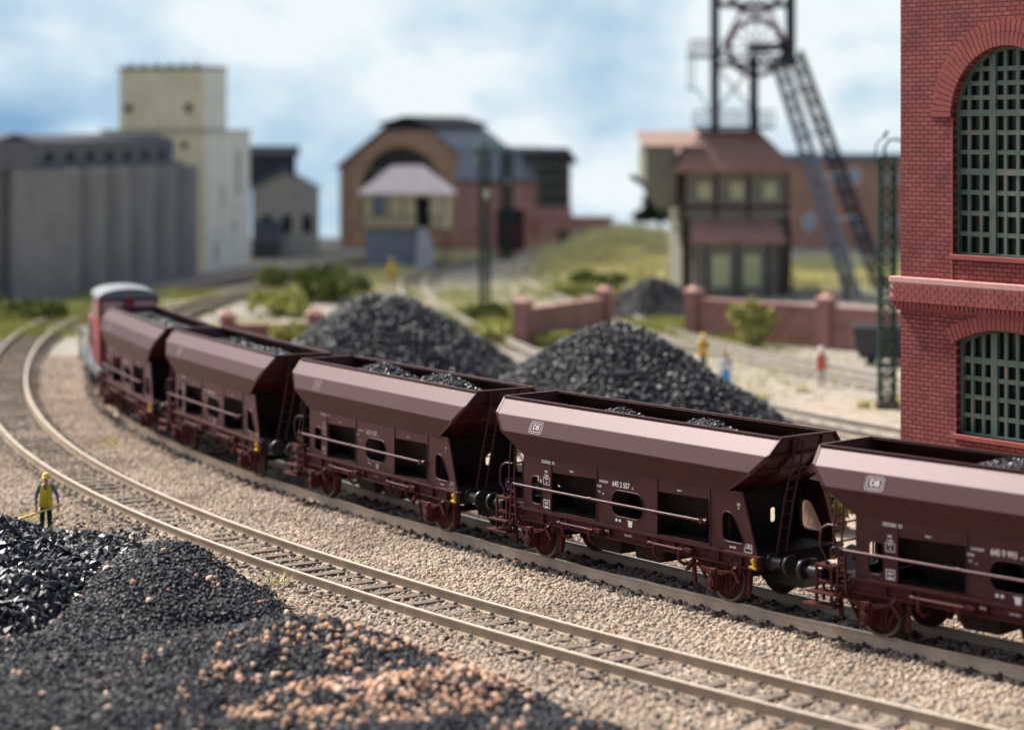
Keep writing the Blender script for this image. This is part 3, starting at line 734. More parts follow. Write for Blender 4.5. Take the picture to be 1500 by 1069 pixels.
# ------------------------------------------------------------------ vegetation
LEAF = stone('leaf_green', [(0,(.06,.09,.02)),(1,(.12,.16,.04))])
def leafm(name, a, b, c=None):
    m = NT(name, .8, .15); m.color(m.ramp(m.noise(1.6, 5, .7, m.pos()), [(.3, a), (.55, b), (.75, c or mul(b, 1.5))])); return m.m
L_DK = leafm('dark_olive_foliage', (.06,.08,.02), (.14,.17,.04), (.24,.26,.08))
L_LT = leafm('bright_turf_foliage', (.24,.26,.07), (.42,.42,.13), (.60,.57,.25))
L_DRY = leafm('dry_yellow_grass', (.46,.43,.19), (.74,.69,.36), (.82,.76,.48))
L_CON = leafm('dark_conifer_foliage', (.03,.045,.018), (.06,.085,.03))
WOOD = paint('brown_twig', (.10,.06,.035), .9)
def leaves(name, blobs, n, size, mat, parent=None, seed=0):
    r = np.random.default_rng(seed); vol = np.array([b[3]*b[4]*b[5] for b in blobs]); cnt = (n*vol/vol.sum()).astype(int)+1; P = []
    for b, c in zip(blobs, cnt):
        d = r.normal(size=(c, 3)); d /= np.linalg.norm(d, axis=1)[:, None]; rad = (.35+.55*r.random(c)**.6+.35*r.random(c)**4)[:, None]
        P.append(d*rad*np.array(b[3:6])+np.array(b[0:3]))
    P = np.concatenate(P); m = len(P); a = r.normal(size=(m, 3)); a /= np.linalg.norm(a, axis=1)[:, None]
    b = np.cross(a, r.normal(size=(m, 3))); b /= np.linalg.norm(b, axis=1)[:, None]; s = size*(.6+.8*r.random(m))[:, None]
    V = np.stack([P-a*s, P+b*s*.55, P+a*s, P-b*s*.55], 1).reshape(-1, 3); F = np.arange(4*m).reshape(-1, 4)
    me = bpy.data.meshes.new(name); me.from_pydata(V.tolist(), [], F.tolist()); me.materials.append(mat)
    o = bpy.data.objects.new(name, me); COL.objects.link(o)
    if parent: o.parent = parent
    return o
def bush(label, x, y, w, h, mat=L_DK, n=1600, size=.13, seed=0, depth=None, name='bush', cat='bush', z=-.35):
    r = random.Random(seed); t = thing(name, label, cat, (x, y, z)); bl = []
    for k in range(16):
        s = r.uniform(.18, .5); bl.append((r.uniform(-.5,.5)*w*.8, r.uniform(-.5,.5)*(depth or w*.6), h*r.uniform(.25,.68), s*w*.45, s*(depth or w*.6)*.6, s*h*.62))
    leaves('foliage', bl, n, size, mat, t, seed)
    mb = MB()
    for k in range(5): mb.tube([(0,0,-.1),(r.uniform(-.2,.2)*w, r.uniform(-.1,.1)*w, h*.3),(r.uniform(-.35,.35)*w, 0, h*.65)], [.05,.035,.012], 5)
    mb.build('stem', WOOD, t); return t
def turf(label, area, n, hgt, mat, seed=0, zf=None, name='grass'):
    """area: list of (x,y,rx,ry)"""
    r = np.random.default_rng(seed); P = []
    tot = sum(a[2]*a[3] for a in area)
    for x, y, rx, ry in area:
        c = int(n*rx*ry/tot); q = r.normal(size=(c, 2))*.5; P.append(np.stack([x+q[:,0]*rx, y+q[:,1]*ry], 1))
    P = np.concatenate(P); m = len(P); z = (zf or gh)(P[:,0], P[:,1])
    cl = .4+1.2*vn(P[:,0]+9, P[:,1], 1.3)
    h = hgt*(.4+r.random(m))*cl; a = r.random(m)*6.28; w = hgt*.14
    bx = np.cos(a)*w; by = np.sin(a)*w; lx = r.normal(size=m)*h*.35; ly = r.normal(size=m)*h*.35
    V = np.stack([np.stack([P[:,0]-bx, P[:,1]-by, z-.03], 1), np.stack([P[:,0]+bx, P[:,1]+by, z-.03], 1), np.stack([P[:,0]+lx, P[:,1]+ly, z+h], 1)], 1).reshape(-1, 3)
    me = bpy.data.meshes.new(name); me.from_pydata(V.tolist(), [], np.arange(3*m).reshape(-1, 3).tolist()); me.materials.append(mat)
    o = bpy.data.objects.new(name, me); COL.objects.link(o); return tag(o, label, 'grass', kind='stuff')
def pp(u, v): q = px(u, v); return q.x, q.y
def ar(u, v, rx, ry): x, y = pp(u, v); return (x, y, rx, ry)
turf('bright green turf between the silos and the curved tracks', [ar(30,455,6,7), ar(120,448,5,5), ar(215,425,4,4), ar(20,480,3,3)], 26000, .35, L_LT, 1)
turf('green grassy bank in front of the grey pit building', [ar(900,400,4.5,9), ar(870,425,3.5,5), ar(930,385,5,10), (9,163,5,16)], 18000, .4, L_LT, 2)
turf('dry yellow grass mixed over the green bank', [ar(900,395,4.5,9), ar(965,385,5,14), ar(930,368,5,14), (9,163,5,16)], 26000, .75, L_DRY, 12)
turf('pale yellow grass field beyond the iron railings', [ar(1220,392,7,12), ar(1180,400,5,12), ar(1270,385,5,10)], 26000, .4, L_DRY, 3)
turf('dry grass strip beside the signal box and the far tracks', [ar(520,405,3,5), ar(470,420,3,6), ar(640,372,4,5), ar(560,395,3,4), ar(350,478,2.2,3), ar(420,485,2,3)], 22000, .35, L_DRY, 4)
turf('green verge growing around the brick walls', [ar(720,455,2,5), ar(740,478,1.6,3), ar(830,492,2.5,1.6), ar(420,487,1.8,2.5), ar(960,475,2.4,2.5), ar(1000,470,2,2), ar(1100,488,2.5,1)], 20000, .4, L_LT, 5)
turf('tufts of yellow grass on the grey gravel beside the boundary wall', [ar(1178,560,.22,.25), ar(1265,582,.22,.2), ar(1110,575,.3,.2), ar(1312,575,.25,.4)], 500, .3, L_DRY, 6)
turf('sparse dry weeds scattered over the grey gravel yard', [(9,88,5,8), (5,104,6,8), (-2,120,6,10), (3,140,6,12), (-9,108,3,8), (12,96,4,8)], 9000, .22, L_DRY, 15)
turf('sparse green weeds scattered over the far yard', [(2,112,5,6), (-4,132,6,10), (10,102,4,4), (-14,110,2,8)], 6000, .25, L_LT, 16)
turf('wispy dry grass at the feet of the shovelling worker', [(-11.3,52.8,.6,.35), (-10.7,52.9,.5,.3), (-10.0,52.6,.5,.3), (-12.2,55.5,.8,.8), (-7.3,50.2,.5,.3), (-12.6,68.5,.5,.5), (-5.1,47.2,.4,.2)], 620, .20, L_DRY, 7, zf=lambda X, Y: bh(X, Y))
x, y = pp(452, 432); bush('large dark green bush mound left of the large blurred coal heap', x, y, 5.4, 2.6, L_DK, 4200, .17, 1, 5)
x, y = pp(405, 452); bush('lower light green bush leaning against the large dark bush mound', x, y, 3.4, 1.5, L_LT, 2200, .15, 2, 3)
x, y = pp(512, 425); bush('small olive bush at the right end of the large dark bush mound', x, y, 2.2, 1.4, L_DK, 1500, .15, 3, 3)
x, y = pp(428, 502); bush('bright green bush behind the brick wall stub beside the coal train', x, y, 2.0, 1.5, L_LT, 1400, .12, 4, 1.4)
x, y = pp(712, 462); bush('round green bush at the foot of the tall lattice mast', x, y, 2.3, 1.1, L_DK, 1600, .13, 5, 2)
x, y = pp(735, 490); bush('pale green scrub in front of the lattice mast bush', x, y, 2.2, .9, L_LT, 1500, .12, 6, 1.6)
x, y = pp(840, 497); bush('yellow green scrub against the short brick wall', x, y, 3.2, .9, L_LT, 1700, .12, 7, 1)
x, y = pp(1100, 497); bush('ivy like green bush climbing over the long brick wall', x, y, 2.5, 2.4, L_LT, 2600, .13, 8, 1.2)
x, y = pp(885, 420); bush('dark green scrub on the grassy bank beside the curved tracks', x, y, 4.0, 1.5, L_DK, 2200, .16, 9, 3)
x, y = pp(850, 428); bush('light green scrub at the left foot of the grassy bank', x, y, 3.6, 1.1, L_LT, 1800, .16, 10, 3)
x, y = pp(35, 460); bush('dark green bush in front of the left concrete silo', x, y, 4.5, 1.5, L_DK, 2200, .17, 12, 3)
t = thing('conifer_tree', 'small dark conifer tree on the horizon left of the grey pit building', 'tree', (13.0, 190, 0))
leaves('crown', [(0,0,2.6,1.8,1.5,1.0),(-.4,0,3.5,1.4,1.2,.8),(.3,0,4.1,.9,.8,.6),(-1.4,0,2.2,1.2,1,.6),(1.3,0,2.4,1.1,1,.7)], 2600, .2, L_CON, t, 5); MB().tube([(0,0,-.4),(0,0,3)],[.18,.08],8).build('trunk', WOOD, t)
# weathered stump and bush visible between the last two wagons
t = thing('tree_stump', 'weathered brown tree trunk stump seen in the gap before the last wagon', 'tree stump', (7.6, 54.6, -.3))
mb = MB(); mb.smooth = True; n = 18; vs = []
for j in range(9):
    for k in range(n):
        a = 2*PI*k/n; r = (.62-.028*j+.16*math.exp(-j/1.3))*(1+.16*math.sin(3*a+j*.3)+.1*math.sin(7*a+j)); vs.append((r*math.cos(a), r*math.sin(a), j*.26+(.12*math.sin(4*a+1) if j == 8 else 0)))
mb.add(vs, [(j*n+k, j*n+(k+1)%n, (j+1)*n+(k+1)%n, (j+1)*n+k) for j in range(8) for k in range(n)]); mb.add(vs[-n:], [tuple(range(n))])
BARK = NT('reddish_brown_bark', .9, .2); BARK.color(BARK.ramp(BARK.noise(5, 6, .7, stretch=(1,1,.25)), [(.3,(.10,.05,.035)),(.7,(.38,.25,.18))])); BARK.bump(BARK.noise(7, 6, .7, stretch=(1,1,.25)), .8, .06)
mb.build('trunk', BARK.m, t, fix=False)
bush('bright green bush beside the brown stump, seen between the last two wagons', 9.0, 54.0, 2.2, 2.3, L_LT, 2200, .1, 21, 1.2)
bush('light green undergrowth seen through the end frame of the middle wagon', .6, 64.5, 3.4, 1.7, L_LT, 2200, .12, 22, 1.6)
bush('yellow green undergrowth seen through the openings of the wagon numbered 645 2 557', 4.6, 58.5, 3.0, 1.5, L_LT, 1600, .12, 23, 1.4)

# ------------------------------------------------------------------ engine house (right)
BRK = brick_mat('red_engine_brick', (.25,.052,.048), (.33,.09,.08), (.10,.02,.02), .26, .108, .018, 1.0, dist=.04)
BRKP = paint('plain_red_brick_trim', (.29,.075,.065), .7, .3, .2, 3, bump=.4, bscale=20)
BRKL = paint('pale_red_ledge', (.62,.33,.30), .7, .3, .12, 3)
GRN = NT('weathered_green_window_iron', .55, .4); GRN.color(GRN.ramp(GRN.noise(1.8, 6, .7), [(.35,(.065,.12,.095)),(.55,(.12,.155,.12)),(.75,(.24,.18,.14))])); GRN = GRN.m
GLASS = paint('dark_window_glass', (.014,.016,.016), .15, .5)
rz = math.atan2(-.8, .6)
EH = thing('engine_house', 'red brick engine house with arched green lattice windows at the right picture edge', 'brick building', (9.64, 54, 0), rz)
def arch(cx, hw, z0, zs, n=20, rise=None):
    rise = hw if rise is None else rise
    return [(cx-hw, z0), (cx+hw, z0)]+[(cx+hw*math.cos(PI*k/n), zs+rise*math.sin(PI*k/n)) for k in range(n+1)]
def seg(cx, hw, z0, zs, rise, n=12):
    R = (hw*hw+rise*rise)/(2*rise); a0 = math.asin(hw/R)
    return [(cx-hw, z0), (cx+hw, z0)]+[(cx+R*math.sin(a0-2*a0*k/n), zs+rise-R+R*math.cos(a0-2*a0*k/n)) for k in range(n+1)]
CXS = (3.36, 9.2); HW = 1.68; TOPZ = 16
holes = []
for c in CXS: holes.append(arch(c, HW, 6.62, 9.93)); holes.append(seg(c, 1.55, 2.30, 4.52, .36))
def down(a, b, t): return (a, .42*t, b)
MB().panel([(0,-.4),(13,-.4),(13,TOPZ),(0,TOPZ)], holes, down).build('wall', BRK, EH)
mb = MB(); mb.box(0,.4,.43,9,-.4,TOPZ-.01); mb.box(12.6,13,.43,9,-.4,TOPZ-.01); mb.box(.41,12.59,8.6,9,-.4,TOPZ-.01); mb.build('side_wall', BRK, EH)
mb = MB(); mb.box(-.3,13.3,-.3,9.3,TOPZ,TOPZ+.5); mb.build('roof', BRKP, EH)
mb = MB()
mb.box(-.22,13.2,-.20,-.001,5.86,6.0); mb.box(-.20,13.2,-.17,-.002,5.40,5.855); mb.build('cornice', BRKL, EH, bevel=.012)
mb = MB()
k = 0
for r_ in range(4):
    x = -.20+(.12 if r_ % 2 else 0)
    while x < 12.8: mb.box(x+.012, min(x+.235, 13.1), -.195, -.172, 5.41+r_*.108, 5.41+r_*.108+.088); x += .25
mb.box(-.14,13.2,-.12,-.003,5.28,5.395)
x = -.14
while x < 13: mb.box(x, x+.07, -.16, -.121, 5.27, 5.38); x += .14
mb.box(-.08,13.2,-.07,-.004,5.18,5.275)
mb.build('cornice_brickwork', BRKP, EH)
for c in CXS:
    mb = MB(); N_ = 44
    for ring_, (r0, r1, pr) in enumerate(((HW+.01, HW+.32, .06), (HW+.335, HW+.64, .035))):
        for k in range(N_):
            a0 = PI*(k+.08)/N_; a1 = PI*(k+.92)/N_
            v = []
            for y in (-pr, -.001 if False else .0):
                for r, a in ((r0,a0),(r1,a0),(r1,a1),(r0,a1)): v.append((c+r*math.cos(a), y, 9.93+r*math.sin(a)))
            mb.add(v, [(0,1,2,3),(0,4,5,1),(1,5,6,2),(2,6,7,3),(3,7,4,0)])
    mb.build('window_arch', BRKP, EH)
    mb = MB(); N_ = 26; R = (1.55**2+.36**2)/(2*.36); A = math.asin(1.55/R)*1.08; zc = 4.52+.36-R
    for k in range(N_):
        a0 = -A+2*A*(k+.08)/N_; a1 = -A+2*A*(k+.92)/N_; v = []
        for y in (-.05, 0):
            for r, a in ((R+.01,a0),(R+.38,a0),(R+.38,a1),(R+.01,a1)): v.append((c+r*math.sin(a), y, zc+r*math.cos(a)))
        mb.add(v, [(0,1,2,3),(0,4,5,1),(1,5,6,2),(2,6,7,3),(3,7,4,0)])
    mb.build('window_arch', BRKP, EH)
for c in CXS:
    mb = MB(); mb.box(c-HW-.02,c+HW+.02,-.09,.3,6.50,6.62); mb.build('sill', BRKP, EH, bevel=.012)
    mb = MB(); mb.box(c-1.62,c+1.62,-.09,.3,2.18,2.30); mb.build('sill', BRKP, EH, bevel=.012)
    mb = MB(); mb.box(c-HW,c-HW+.035,-.03,-.001,6.0,9.93); mb.box(c+HW-.035,c+HW,-.03,-.001,6.0,9.93); mb.build('jamb_moulding', BRKP, EH)
def lattice(c, hw, z0, zs, rise, top, bars, cols, depth=.22):
    def topz(x):
        x = min(hw, abs(x)); return zs+(rise*math.sqrt(max(0, 1-(x/hw)**2)) if rise > 1 else rise*(1-(x/hw)**2))
    fr = MB()
    pts = (arch(c, hw-.03, z0, zs, 24) if rise > 1 else seg(c, hw-.02, z0, zs, rise))
    for a, b in zip(pts, pts[1:]+pts[:1]): fr.beam((a[0], depth, a[1]), (b[0], depth, b[1]), .10, .12, up=(0,1,0))
    fw = 2*hw/3
    for m in (-.5, .5): fr.box(c+m*fw-.095, c+m*fw+.095, depth-.06, depth+.05, z0+.01, topz(m*fw)-.02)
    for z in bars: 
        w = hw if z <= zs else hw*math.sqrt(max(.01, 1-((z-zs)/rise)**2)) if rise > 1 else hw
        fr.box(c-w+.03, c+w-.03, depth-.052, depth+.044, z-.075, z+.075)
    for z in cols:
        w = hw if z <= zs else (hw*math.sqrt(max(.01, 1-((z-zs)/rise)**2)) if rise > 1 else hw*math.sqrt(max(0.01,1-(z-zs)/rise)))
        if w > .3: fr.box(c-w+.03, c+w-.03, depth-.03, depth+.028, z-.055, z+.055)
    for b in (-1, 0, 1):
        for q in (-1/6, 1/6):
            x = b*fw+q*fw*1.0; fr.box(c+x-.048, c+x+.048, depth-.036, depth+.032, z0+.01, topz(x)-.03)
    w = fr.build('window', GRN, EH)
    g = MB(); g.ngon([(a, depth+.07, b) for a, b in pts]); g.build('pane', GLASS, w); return w
for c in CXS:
    lattice(c, HW, 6.62, 9.93, HW, 0, (8.62, 10.03), [7.12,7.62,8.12,9.09,9.56,10.40,10.74,11.08], )
    lattice(c, 1.55, 2.30, 4.52, .36, 0, (4.10,), [2.76,3.21,3.66])

# ------------------------------------------------------------------ grain silo and tower
CONC = NT('dark_grey_silo_concrete', .9, .2); CONC.color(CONC.ramp(CONC.noise(1.2, 6, .7, stretch=(1,1,.3)), [(.3,(.22,.21,.20)),(.7,(.32,.305,.29))])); CONC = CONC.m
CONCD = paint('dark_silo_gallery', (.16,.155,.16), .9, .2, .2, 1.5)
ROOFB = paint('bluish_slate', (.045,.055,.075), .7, .3, .25, 1.5, bump=.3, bscale=6)
VOID = paint('dark_opening', (.015,.013,.012), .9)
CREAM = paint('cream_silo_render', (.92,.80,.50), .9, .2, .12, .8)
CREAM_LIT = paint('lit_side_silo_render', (.92,.89,.74), .9, .2, .08, .8)  # lighter copy of the cream render; paints the light on the right face
t = thing('grain_silo', 'row of dark grey concrete silo cylinders at the left picture edge', 'silo', (-28.2, 131, 0))
for k in range(6):
    mb = MB(); mb.smooth = True; cx, cy = .85*k, 4*k; n = 40
    mb.tube([(cx,cy,-.4),(cx,cy,7.3)], 2.12, n); mb.build('silo_cylinder', CONC, t, fix=False)
for k in range(2):
    mb = MB(); mb.tube([(-4.0-4.3*k,.6*k,-.4),(-4.0-4.3*k,.6*k,7.3)], 2.12, 40); mb.build('silo_cylinder', CONC, t, fix=False)
dv = Vector((.85,4,0)).normalized(); nv = Vector((dv.y,-dv.x,0))
gal = MB()
a = Vector((-1,-1.7,0)); b = a+dv*23
for off0, off1, z0, z1 in ((-1.9,1.55,7.3,7.55),(-1.6,.9,7.55,9.0)):
    P0 = [a+nv*off0, a+nv*off1, b+nv*off1, b+nv*off0]
    gal.add([p+Vector((0,0,z0)) for p in P0]+[p+Vector((0,0,z1)) for p in P0], [(0,1,2,3),(4,7,6,5),(0,4,5,1),(1,5,6,2),(2,6,7,3),(3,7,4,0)])
gal.box(-10.5,-1.2,-1.3,1.8,7.3,8.9)
gl = gal.build('gallery', CONCD, t)
for k in range(7):
    q = a+dv*(1.6+3.1*k)+nv*.93; mb = MB(); mb.beam(q+Vector((0,0,8.05)), q+dv*.9+Vector((0,0,8.05)), .05, .6); mb.build('gallery_window', VOID, gl)
for x in (-3.2,-5.6,-8):
    mb = MB(); mb.box(x,x+.9,-1.35,-1.31,7.75,8.45); mb.build('gallery_window', VOID, gl)
mb = MB(); P0 = [a+nv*-1.75, a+nv*1.0, b+nv*1.0, b+nv*-1.75]; c0, c1 = a+nv*-.37, b+nv*-.37; Z = lambda p, z: p+Vector((0,0,z))
mb.add([Z(P0[0],9.0),Z(P0[1],9.0),Z(c0,9.45),Z(P0[3],9.0),Z(P0[2],9.0),Z(c1,9.45)],[(0,1,2),(3,5,4),(1,4,5,2),(0,2,5,3),(0,3,4,1)])
mb.add([(-10.7,-1.4,8.9),(-1.3,-1.4,8.9),(-1.3,1.9,8.9),(-10.7,1.9,8.9),(-10.7,.2,9.5),(-1.3,.2,9.5)],[(0,1,5,4),(2,3,4,5),(0,4,3),(1,2,5),(0,3,2,1)])
mb.build('roof', ROOFB, t)
# tower: local x axis = along receding right face (.38,.92), local y = along the wide left face (-.92,.38)
ta = math.atan2(.92,.38)
t = thing('silo_tower', 'tall stepped cream coloured silo tower with right side coloured lighter as if lit', 'silo tower', (-21.9, 155, 0), ta)
mb = MB(); mb.box(0,6.4,0,8.6,-.5,9.6); mb.cur = 1; mb.box(-.02,6.42,-.03,-.004,-.5,9.62); mb.build('lower_block', [CREAM, CREAM_LIT], t)
mb = MB(); mb.box(.5,3.6,.3,7.4,9.6,14.1); mb.cur = 1; mb.box(.48,3.62,.27,.296,9.62,14.12); mb.build('upper_block', [CREAM, CREAM_LIT], t)
mb = MB(); mb.box(.4,3.7,.2,7.5,14.1,14.3); mb.box(-.1,6.5,-.1,8.7,9.6,9.72)
for k in range(6): mb.box(.6,.9,.9+1.1*k,1.3+1.1*k,14.3,14.5)
mb.build('parapet', paint('grey_brown_parapet', (.25,.22,.17), .9), t)
for y in (1.6,6.6): mb = MB(); mb.cyl((.5,y,11.3),(.44,y,11.3),.34,14); mb.build('round_vent', paint('rust_vent', (.16,.09,.04), .9), t)
mb = MB(); mb.box(-.06,-.01,1.4,1.9,8.4,8.9); mb.build('vent', MC['rust_vent'], t)
for x, z0, z1 in ((2.2,4.2,5.6),(4.6,5.0,8.2),(3.9,2.4,3.0),(1.3,.2,1.6)): mb = MB(); mb.box(x,x+.5,-.06,-.031,z0,z1); mb.build('door', paint('grey_shutter', (.45,.45,.42), .8), t)
for x in (.05,2.2,4.3,6.3): mb = MB(); mb.box(x,x+.12,-.09,-.031,-.4,9.6); mb.build('pilaster', CREAM_LIT, t)

# ------------------------------------------------------------------ generic block building helper (local: x along front, y depth)
def gable_roof(mb, x0, x1, y0, y1, ze, zr, along='x', ov=.3):
    x0 -= ov; x1 += ov; y0 -= ov; y1 += ov; t_ = .15
    if along == 'x': R0, R1 = (x0,(y0+y1)/2,zr), (x1,(y0+y1)/2,zr); pa = [(x0,y0,ze),(x1,y0,ze)]; pb = [(x0,y1,ze),(x1,y1,ze)]
    else: R0, R1 = ((x0+x1)/2,y0,zr), ((x0+x1)/2,y1,zr); pa = [(x0,y0,ze),(x0,y1,ze)]; pb = [(x1,y0,ze),(x1,y1,ze)]
    d = Vector((0,0,t_)); f = [pa[0],pa[1],R1,R0,pb[0],pb[1]]
    v = [Vector(p) for p in f]+[Vector(p)+d for p in f]
    mb.add(v, [(6,7,8,9),(9,8,11,10),(0,3,2,1),(3,4,5,2),(0,1,7,6),(4,10,11,5),(0,6,9,3),(3,9,10,4),(1,2,8,7),(2,5,11,8)])
BG1 = paint('grey_beige_render', (.42,.39,.33), .9, .2, .2, 1.0); DKR = paint('dark_grey_roofing', (.07,.075,.085), .8, .2, .3, 1.0)
x0 = pY(369, 172); t = thing('workshop', 'grey beige works building with dark gabled roofs behind the silo tower', 'building', (x0, 172, 0), .12)
mb = MB(); mb.box(0,5.3,0,7,-.5,5.0); mb.add([(0,0,5.0),(5.3,0,5.0),(2.65,0,6.4),(0,7,5.0),(5.3,7,5.0),(2.65,7,6.4)],[(0,1,2),(3,5,4),(0,3,4,1),(1,4,5,2),(0,2,5,3)]); mb.build('wall', BG1, t)
mb = MB(); gable_roof(mb,0,5.3,0,7,5.0,6.5,'y',.25); mb.build('roof', DKR, t)
mb = MB(); mb.box(-.2,3.6,6.2,9,5.2,7.6); gable_roof(mb,-.2,3.6,6.2,9,7.6,8.3,'x'); mb.build('roof_tower', DKR, t)
for x in (.8,2.4,4.0): mb = MB(); mb.box(x,x+.7,-.06,-.01,1.6,3.0); mb.build('window', VOID, t)
mb = MB(); mb.add([(0,-1.5,1.0),(2.2,-1.5,1.0),(2.2,-.02,2.6),(0,-.02,2.6),(0,-1.5,-.4),(2.2,-1.5,-.4),(2.2,-.02,-.4),(0,-.02,-.4)],[(0,1,2,3),(0,4,5,1),(1,5,6,2),(3,7,4,0)]); mb.build('lean_to', DKR, t)

# ------------------------------------------------------------------ big brick hall
BRF = brick_mat('brown_hall_brick', (.58,.33,.18), (.64,.39,.23), (.42,.24,.17), .5, .2, .03, .3)
BRR = brick_mat('red_hall_brick', (.58,.29,.21), (.66,.35,.26), (.48,.26,.20), .5, .2, .03, .3)
SLATE = paint('blue_grey_slate_roof', (.125,.14,.16), .6, .4, .2, 1.2, bump=.3, bscale=5)
IRONW = paint('dark_window_lattice', (.24,.24,.18), .7)
hx, hz = pY(500, 188, 240); ra = -math.atan2(.45,.89)*.75
t = thing('machine_hall', 'large brown brick machine hall with gabled slate roof and big arched window', 'brick hall', (hx, 188, 0), ra)
Wd, Ze, Zr = 12.4, 6.6, 9.4
hole = arch(5.6, 3.7, 1.5, 4.6, 16)
def pf(a, b, q): return (a, .4*q, b)
MB().panel([(0,-.5),(Wd,-.5),(Wd,Ze),(8.3,Zr+.35),(3.9,Zr+.35),(0,Ze)], [hole], pf).build('gable_wall', BRF, t)
mb = MB(); mb.box(0,Wd,.41,13,-.5,Ze); mb.build('wall', BRR, t)
mb = MB()
for k in range(9):
    x = 2.2+k*.85; zt_ = 4.6+math.sqrt(max(0,3.6**2-(x-5.6)**2)); mb.box(x-.05,x+.05,.1,.25,1.5,zt_)
for z in (2.6,4.6,6.2): w = 3.6 if z <= 4.6 else math.sqrt(3.6**2-(z-4.6)**2); mb.box(5.6-w,5.6+w,.08,.22,z-.1,z+.1)
w_ = mb.build('window', IRONW, t); MB().ngon([(a, .3, b) for a, b in hole]).build('pane', GLASS, w_)
mb = MB()
def slab(mb, a, b, c, d, th=.22): 
    v = [Vector(q) for q in (a,b,c,d)]; mb.add(v+[q+Vector((0,0,th)) for q in v], [(3,2,1,0),(4,5,6,7),(0,1,5,4),(1,2,6,5),(2,3,7,6),(3,0,4,7)])
slab(mb,(-.4,-.3,Ze-.2),(3.9,-.3,Zr+.3),(3.9,13,Zr+.3),(-.4,13,Ze-.2)); slab(mb,(Wd+.4,-.3,Ze-.2),(8.3,-.3,Zr+.3),(8.3,13,Zr+.3),(Wd+.4,13,Ze-.2)); mb.build('roof', SLATE, t)
mb = MB(); mb.box(4.0,8.2,-.1,13,Zr+.3,Zr+.75); slab(mb,(3.6,-.4,Zr+.7),(6.1,-.4,Zr+1.35),(6.1,13.2,Zr+1.35),(3.6,13.2,Zr+.7)); slab(mb,(8.6,-.4,Zr+.7),(6.1,-.4,Zr+1.35),(6.1,13.2,Zr+1.35),(8.6,13.2,Zr+.7)); mb.build('roof_lantern', paint('dark_brown_lantern', (.07,.055,.055), .8), t)
for x in (-.1,Wd-.6): mb = MB(); mb.box(x,x+.7,-.15,-.001,-.5,Ze-.2); mb.build('pilaster', BRF, t)
# wing
wx, _ = pY(672, 181, 262); wr = -.10
t = thing('hall_wing', 'lower red brick wing with blue grey slate roof right of the machine hall', 'brick hall', (wx, 181, 0), wr)
Lw = 6.6
MB().panel([(0,-.5),(Lw,-.5),(Lw,5.5),(0,5.5)], [arch(4.3,1.2,-.4,3.0,10,.3)], pf).build('wall', BRR, t)
mb = MB(); mb.box(.02,Lw,.41,6.8,-.5,5.5); mb.build('rear_wall', BRR, t)
mb = MB(); slab(mb,(-.3,-.4,5.4),(Lw+.0,-.4,5.4),(Lw+.0,3.6,8.1),(-.3,3.6,8.1)); slab(mb,(-.3,7.4,5.4),(Lw+.0,7.4,5.4),(Lw+.0,3.6,8.1),(-.3,3.6,8.1)); mb.build('roof', SLATE, t)
mb = MB(); mb.box(3.15,5.45,.2,.4,-.4,3.2); d_ = mb.build('door', paint('dark_red_door', (.12,.035,.03), .8), t)
mb = MB(); mb.box(3.2,5.4,.12,.2,2.1,3.2); mb.build('fanlight', GLASS, t)
for x in (-.02,1.7,5.9): mb = MB(); mb.box(x,x+.45,-.14,-.002,-.5,5.3); mb.build('pilaster', BRR, t)
# glazed end block
ex = pY(785, 180); t = thing('glazed_hall_end', 'hall end block with tall dark lattice glazing and slate edge, right of the wing', 'brick hall', (ex-.15, 180.1, 0), .30)
mb = MB(); mb.box(.2,3.1,.2,7,-.5,7.9); mb.build('core', paint('dark_hall_core', (.03,.03,.032), .7), t)
mb = MB(); mb.box(0,3.3,-.05,.19,-.5,3.3); mb.build('wall', BRR, t)
mb = MB()
for k in range(7): mb.box(.1+k*.5,.19+k*.5,0,.17,3.3,7.8)
for z in (3.4,4.5,5.6,6.7): mb.box(.1,3.2,.02,.15,z,z+.12)
mb.build('window', IRONW, t)
mb = MB(); slab(mb,(-.3,-.3,7.8),(3.0,-.3,7.9),(3.0,7.2,7.9),(-.3,7.2,7.8),.35); slab(mb,(3.0,-.3,7.9),(3.7,-.3,6.9),(3.7,7.2,6.9),(3.0,7.2,7.9),.25); mb.build('roof', SLATE, t)
# annex
axx = pY(790, 178); t = thing('annex', 'low flat roofed red brick annex at the right end of the halls', 'brick building', (axx, 178, 0), .03)
mb = MB(); mb.box(0,6.0,0,4,-.5,2.35); mb.build('wall', BRR, t); mb = MB(); mb.box(-.15,6.15,-.15,4.1,2.35,2.55); mb.build('roof', paint('pale_red_coping', (.42,.19,.15), .8), t)
for x in (1.6,3.6): mb = MB(); mb.box(x,x+.8,-.06,-.01,-.3,1.5); mb.build('door', VOID if x < 2 else MC['grey_shutter'], t)

